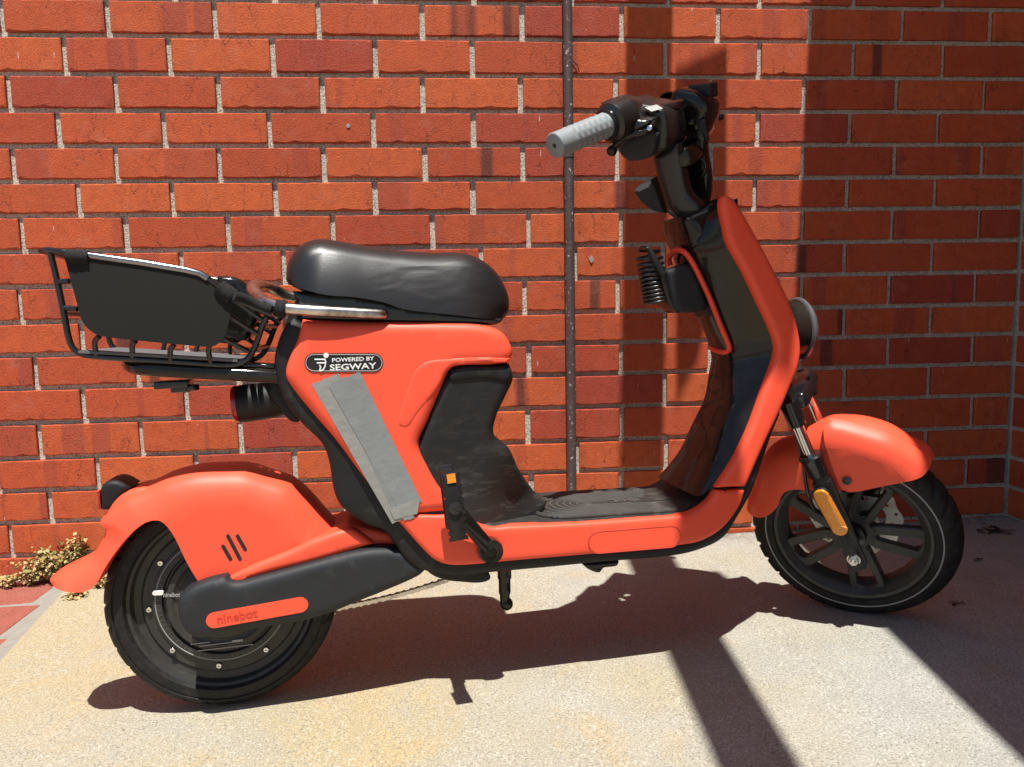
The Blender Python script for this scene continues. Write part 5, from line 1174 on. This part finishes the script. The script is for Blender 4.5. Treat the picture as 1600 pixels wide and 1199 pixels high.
# ================================================================== coil cable lock in its clip-on holder
def wl(p): return ROOT@Vector(p)
lk_base = P3(1066, 470, .0)
ml = ROOT@Matrix.Translation(Vector(lk_base))
lock = empty('cable_lock', 'black coiled cable lock hanging on the back of the orange leg shield', 'lock', mw=ml)
def lmake(name, mb, m, **k): mb.xf(lambda v: v-lk_base); return make(name, mb, m, lock, **k)
def lshell(*a, **k):
    o = shell(*a, **k)
    for v in o.data.vertices: v.co -= Vector(lk_base)
    return o
lshell('lock_case', [(1037, 424, 'c'), (1050, 418, ''), (1077, 413, ''), (1083, 425, ''), (1100, 474, ''), (1098, 484, ''), (1080, 489, ''), (1058, 487, ''), (1048, 478, ''), (1042, 455, '')], 0.02, 0.038, -0.022, 0.010, M['swing'], lock, grid=0.008)
lshell('clip_base', [(1025, 428, 'c'), (1038, 424, ''), (1045, 455, ''), (1058, 487, ''), (1040, 478, ''), (1031, 455, '')], 0.01, 0.030, -0.028, 0.005, M['gloss'], lock)
lshell('mounting_bracket', [(1070, 408, 'c', 0), (1085, 412, '', 0), (1118, 480, '', 0), (1122, 500, 'c', 0), (1095, 492, '', 0)], 0.0, 0.030, -0.030, 0.006, M['plastic'], lock)
ca_, cb_ = P3(1012, 396, .0), P3(1027, 473, .0)
mb = MB(); N_ = 11; Pc = []
dd_ = (cb_-ca_)
for i in range(N_*18+1):
    t = i/(N_*18); a = 2*math.pi*i/18; c_ = ca_+dd_*(t**0.80)
    Pc.append(c_+np.array([0.0245*math.cos(a), 0.0245*math.sin(a), 0.004*math.cos(a)]))
mb.tube(Pc, 0.0029, 8); lmake('coil', mb, M['cable'], smooth=60)
mb = MB(); mb.tube([P3(1013, 387, .03), P3(1016, 393, .03), P3(1025, 412, .03), P3(1036, 430, .03)], [0.0035, 0.0055, 0.0068, 0.0065], 14); lmake('cable_end', mb, M['plastic'], smooth=50)
mb = MB(); mb.tube(smooth3([Pc[0], P3(1000, 392, .0), P3(1004, 386, .02), P3(1013, 389, .03)], 5), 0.0029, 8); lmake('cable_loop', mb, M['cable'], smooth=60)

# ================================================================== plants and litter
def plane_g(px, py):
    ro, v = ray(px, py); n = np.array([-SL, 0, 1.0]); c = -SL*XC; t = (c-n@ro)/(n@v); return ro+t*v
M['leafa'] = leaf_mat('dry_green_leaf', (0.24, 0.22, 0.06)); M['leafb'] = leaf_mat('straw_leaf', (0.48, 0.33, 0.14)); M['twig'] = leaf_mat('twig', (0.14, 0.075, 0.03))
def weed(px, py, h, spread, nst, nl, label, seed, dry=0.5):
    r = random.Random(seed); b = plane_g(px, py); t = empty('weed', label, 'weed', 'weeds in the gap along the wall', loc=tuple(b))
    stem = MB(); la = MB(); lb = MB()
    for s in range(nst):
        az = r.uniform(0, 2*math.pi); L_ = spread*r.uniform(0.4, 1.0); hh = h*r.uniform(0.35, 1.0)
        P_ = [np.array([0.01*math.cos(az), 0.01*math.sin(az)*0.5, 0])]
        for i in range(1, 6):
            k = i/5; P_.append(np.array([math.cos(az)*L_*k, math.sin(az)*L_*0.45*k, hh*(k**0.7)+r.uniform(-.004, .004)]))
        for q in P_: q[1] = min(q[1], -b[1]-0.006)
        stem.tube(P_, 0.0009, 5)
        for j in range(nl):
            k = r.uniform(0.15, 1.0)*5; i = min(4, int(k)); p = P_[i]+(P_[i+1]-P_[i])*(k-i)+np.array([r.gauss(0, .006), r.gauss(0, .006), r.gauss(0, .005)])
            p[1] = min(p[1], -b[1]-0.006); p[2] = max(p[2], 0.001)
            a1 = r.uniform(0, 6.28); ti = r.uniform(-1.0, 1.0); ls = r.uniform(0.005, 0.0115)
            u = np.array([math.cos(a1), math.sin(a1), ti*0.8]); u /= np.linalg.norm(u); w = np.cross(u, [r.uniform(-1, 1), r.uniform(-1, 1), 1]); w /= np.linalg.norm(w)
            V = [p, p+u*ls*0.5+w*ls*0.45, p+u*ls*1.25, p+u*ls*0.5-w*ls*0.45]
            (lb if r.random() < dry else la).add(V, [(0, 1, 2, 3)])
    make('stems', stem, M['twig'], t, 0)['kind'] = 'stuff'; make('green_leaves', la, M['leafa'], t, 0)['kind'] = 'stuff'; make('dry_leaves', lb, M['leafb'], t, 0)['kind'] = 'stuff'
weed(88, 905, 0.085, 0.09, 26, 34, 'bushiest straw-green weed at the foot of the wall beside the orange mudguard tip', 1, .5)
weed(126, 898, 0.115, 0.05, 14, 26, 'upright yellow-green weed rising just behind the orange mudguard tip', 2, .5)
weed(48, 912, 0.060, 0.07, 16, 26, 'low sprawling weed on the brick path left of the bushiest weed', 3, .65)
weed(15, 915, 0.022, 0.05, 9, 20, 'flat dry weed creeping over the brick path at the left edge of the photo', 4, .8)
weed(165, 915, 0.024, 0.06, 14, 34, 'low dry weed on the concrete between the orange mudguard and the rear tyre', 5, .7)
weed(112, 934, 0.016, 0.04, 10, 22, 'crumbly dry weed where the cement edging meets the concrete', 6, .8)
M['deadleaf'] = mat('dead_leaf', (0.045, 0.018, 0.012), 0.8, var=0.4, vscale=60)
def dead_leaf(px, py, size, label, seed, twigs=0, n_=9):
    r = random.Random(seed); b = plane_g(px, py); t = empty('dry_leaf', label, 'leaf', 'dead leaves on the concrete', loc=tuple(b)); mb = MB()
    for k in range(n_):
        a = r.uniform(0, 6.28); o_ = np.array([r.gauss(0, size*.35), r.gauss(0, size*.35), r.uniform(0.001, size*.35)]); L_ = size*r.uniform(.4, .8); V = []; m_ = 5
        for i in range(m_+1):
            s = i/m_; wv = L_*0.32*math.sin(math.pi*min(1, s+.08)); curl = L_*0.3*math.sin(2.6*s+seed+k)
            for j in (-1, 0, 1): V.append(o_+np.array([math.cos(a)*(s-.5)*L_-math.sin(a)*j*wv, math.sin(a)*(s-.5)*L_+math.cos(a)*j*wv, max(-o_[2]+.0005, curl*.5+abs(j)*wv*.5)]))
        mb.add(V, [(i*3+j, i*3+j+1, (i+1)*3+j+1, (i+1)*3+j) for i in range(m_) for j in (0, 1)])
    make('leaf_blade', mb, M['deadleaf'], t, 60)
    tw = MB()
    for k in range(twigs):
        a = r.uniform(-0.9, 0.2); s = np.array([r.gauss(0, size*.2), r.gauss(0, size*.2), .003]); P_ = [s+np.array([math.cos(a)*size*1.3*i/4, math.sin(a)*size*1.3*i/4+r.uniform(-.002, .002), r.uniform(0, .004)]) for i in range(5)]; tw.tube(P_, 0.0008, 5)
    if twigs: make('twig', tw, M['deadleaf'], t, 0)
dead_leaf(1547, 831, 0.040, 'curled dark red dead leaf clump on the concrete near the wall corner', 1, 7, 12)
dead_leaf(1490, 946, 0.016, 'small dark dead leaf lying right of the front tyre in the shade', 2, 3, 3)
dead_leaf(1524, 877, 0.014, 'thin broken twig and leaf scrap between the front tyre and the corner leaf', 3, 4, 2)
dead_leaf(1535, 805, 0.018, 'leaf scraps gathered against the base of the wall near the corner', 4, 4, 5)
dead_leaf(1480, 793, 0.012, 'tiny dark leaf crumb at the wall base behind the front tyre', 6, 3, 3)
# the mark left by a masonry plug: pale dot on a brick, and chipped patches
mb = MB(); mb.lathe([(0, 0.0001), (0, 0.0052), (-0.003, 0.0056)], (0.8235, -0.0012, 1.0965), (0, -1, 0), 18); make('wall_plug', mb, M['sticker'], wall)
def wp(px, py, y=0.0):
    ro, v = ray(px, py); t = (y-ro[1])/v[1]; return ro+t*v
c_ = wp(924, 405); mb = MB(); V = [c_+np.array([math.cos(a)*0.007*r_, -0.001, math.sin(a)*0.010*r_]) for a, r_ in zip(np.linspace(0, 6.28, 9, endpoint=False), (1, .7, 1, .8, 1.1, .7, .9, 1.1, .8))]; mb.add(V, [tuple(range(9))]); make('plaster_fleck', mb, M['sticker'], wall, 0)
a = wp(895, 95); b2 = wp(905, 113); mb = MB(); mb.tube([a+np.array([0, -.001, 0]), (a+b2)/2+np.array([.004, -.003, 0]), b2+np.array([0, -.001, 0])], 0.0011, 6); make('bent_nail', mb, M['badge'], wall, 50)

# loose grit: tiny stones and crumbs swept against the wall, a few strewn over the slab
rg = random.Random(11); mb = MB()
for k in range(900):
    if k < 620: x = rg.uniform(0.1, 2.63); y = -0.006-abs(rg.gauss(0, 0.022))
    elif k < 700: x = 2.64-abs(rg.gauss(0, 0.03)); y = -rg.uniform(0, 0.9)
    else: x = rg.uniform(0.2, 2.6); y = -rg.uniform(0.03, 1.4)
    s = rg.uniform(0.0006, 0.0022)*(1.0 if k < 700 else 0.8); z = gz(x)
    if x < edge_x(y)+0.01: continue
    a = rg.uniform(0, 6.28); P_ = [(x+s*math.cos(a+i*2.1)*rg.uniform(.6, 1.3), y+s*math.sin(a+i*2.1)*rg.uniform(.6, 1.3), z+0.0001) for i in range(3)]
    q_ = (x+rg.uniform(-.3, .3)*s, y+rg.uniform(-.3, .3)*s, z+s*rg.uniform(.6, 1.2)); mb.add(P_+[q_], [(0, 1, 2), (0, 3, 1), (1, 3, 2), (2, 3, 0)])
M['grit'] = mat('grit', (0.13, 0.11, 0.09), 0.9, var=0.6, vscale=90)
o = make('grit', mb, M['grit'], None, 0); o['kind'] = 'stuff'; o['label'] = 'fine grit and crumbs scattered along the foot of the brick wall'; o['category'] = 'grit'
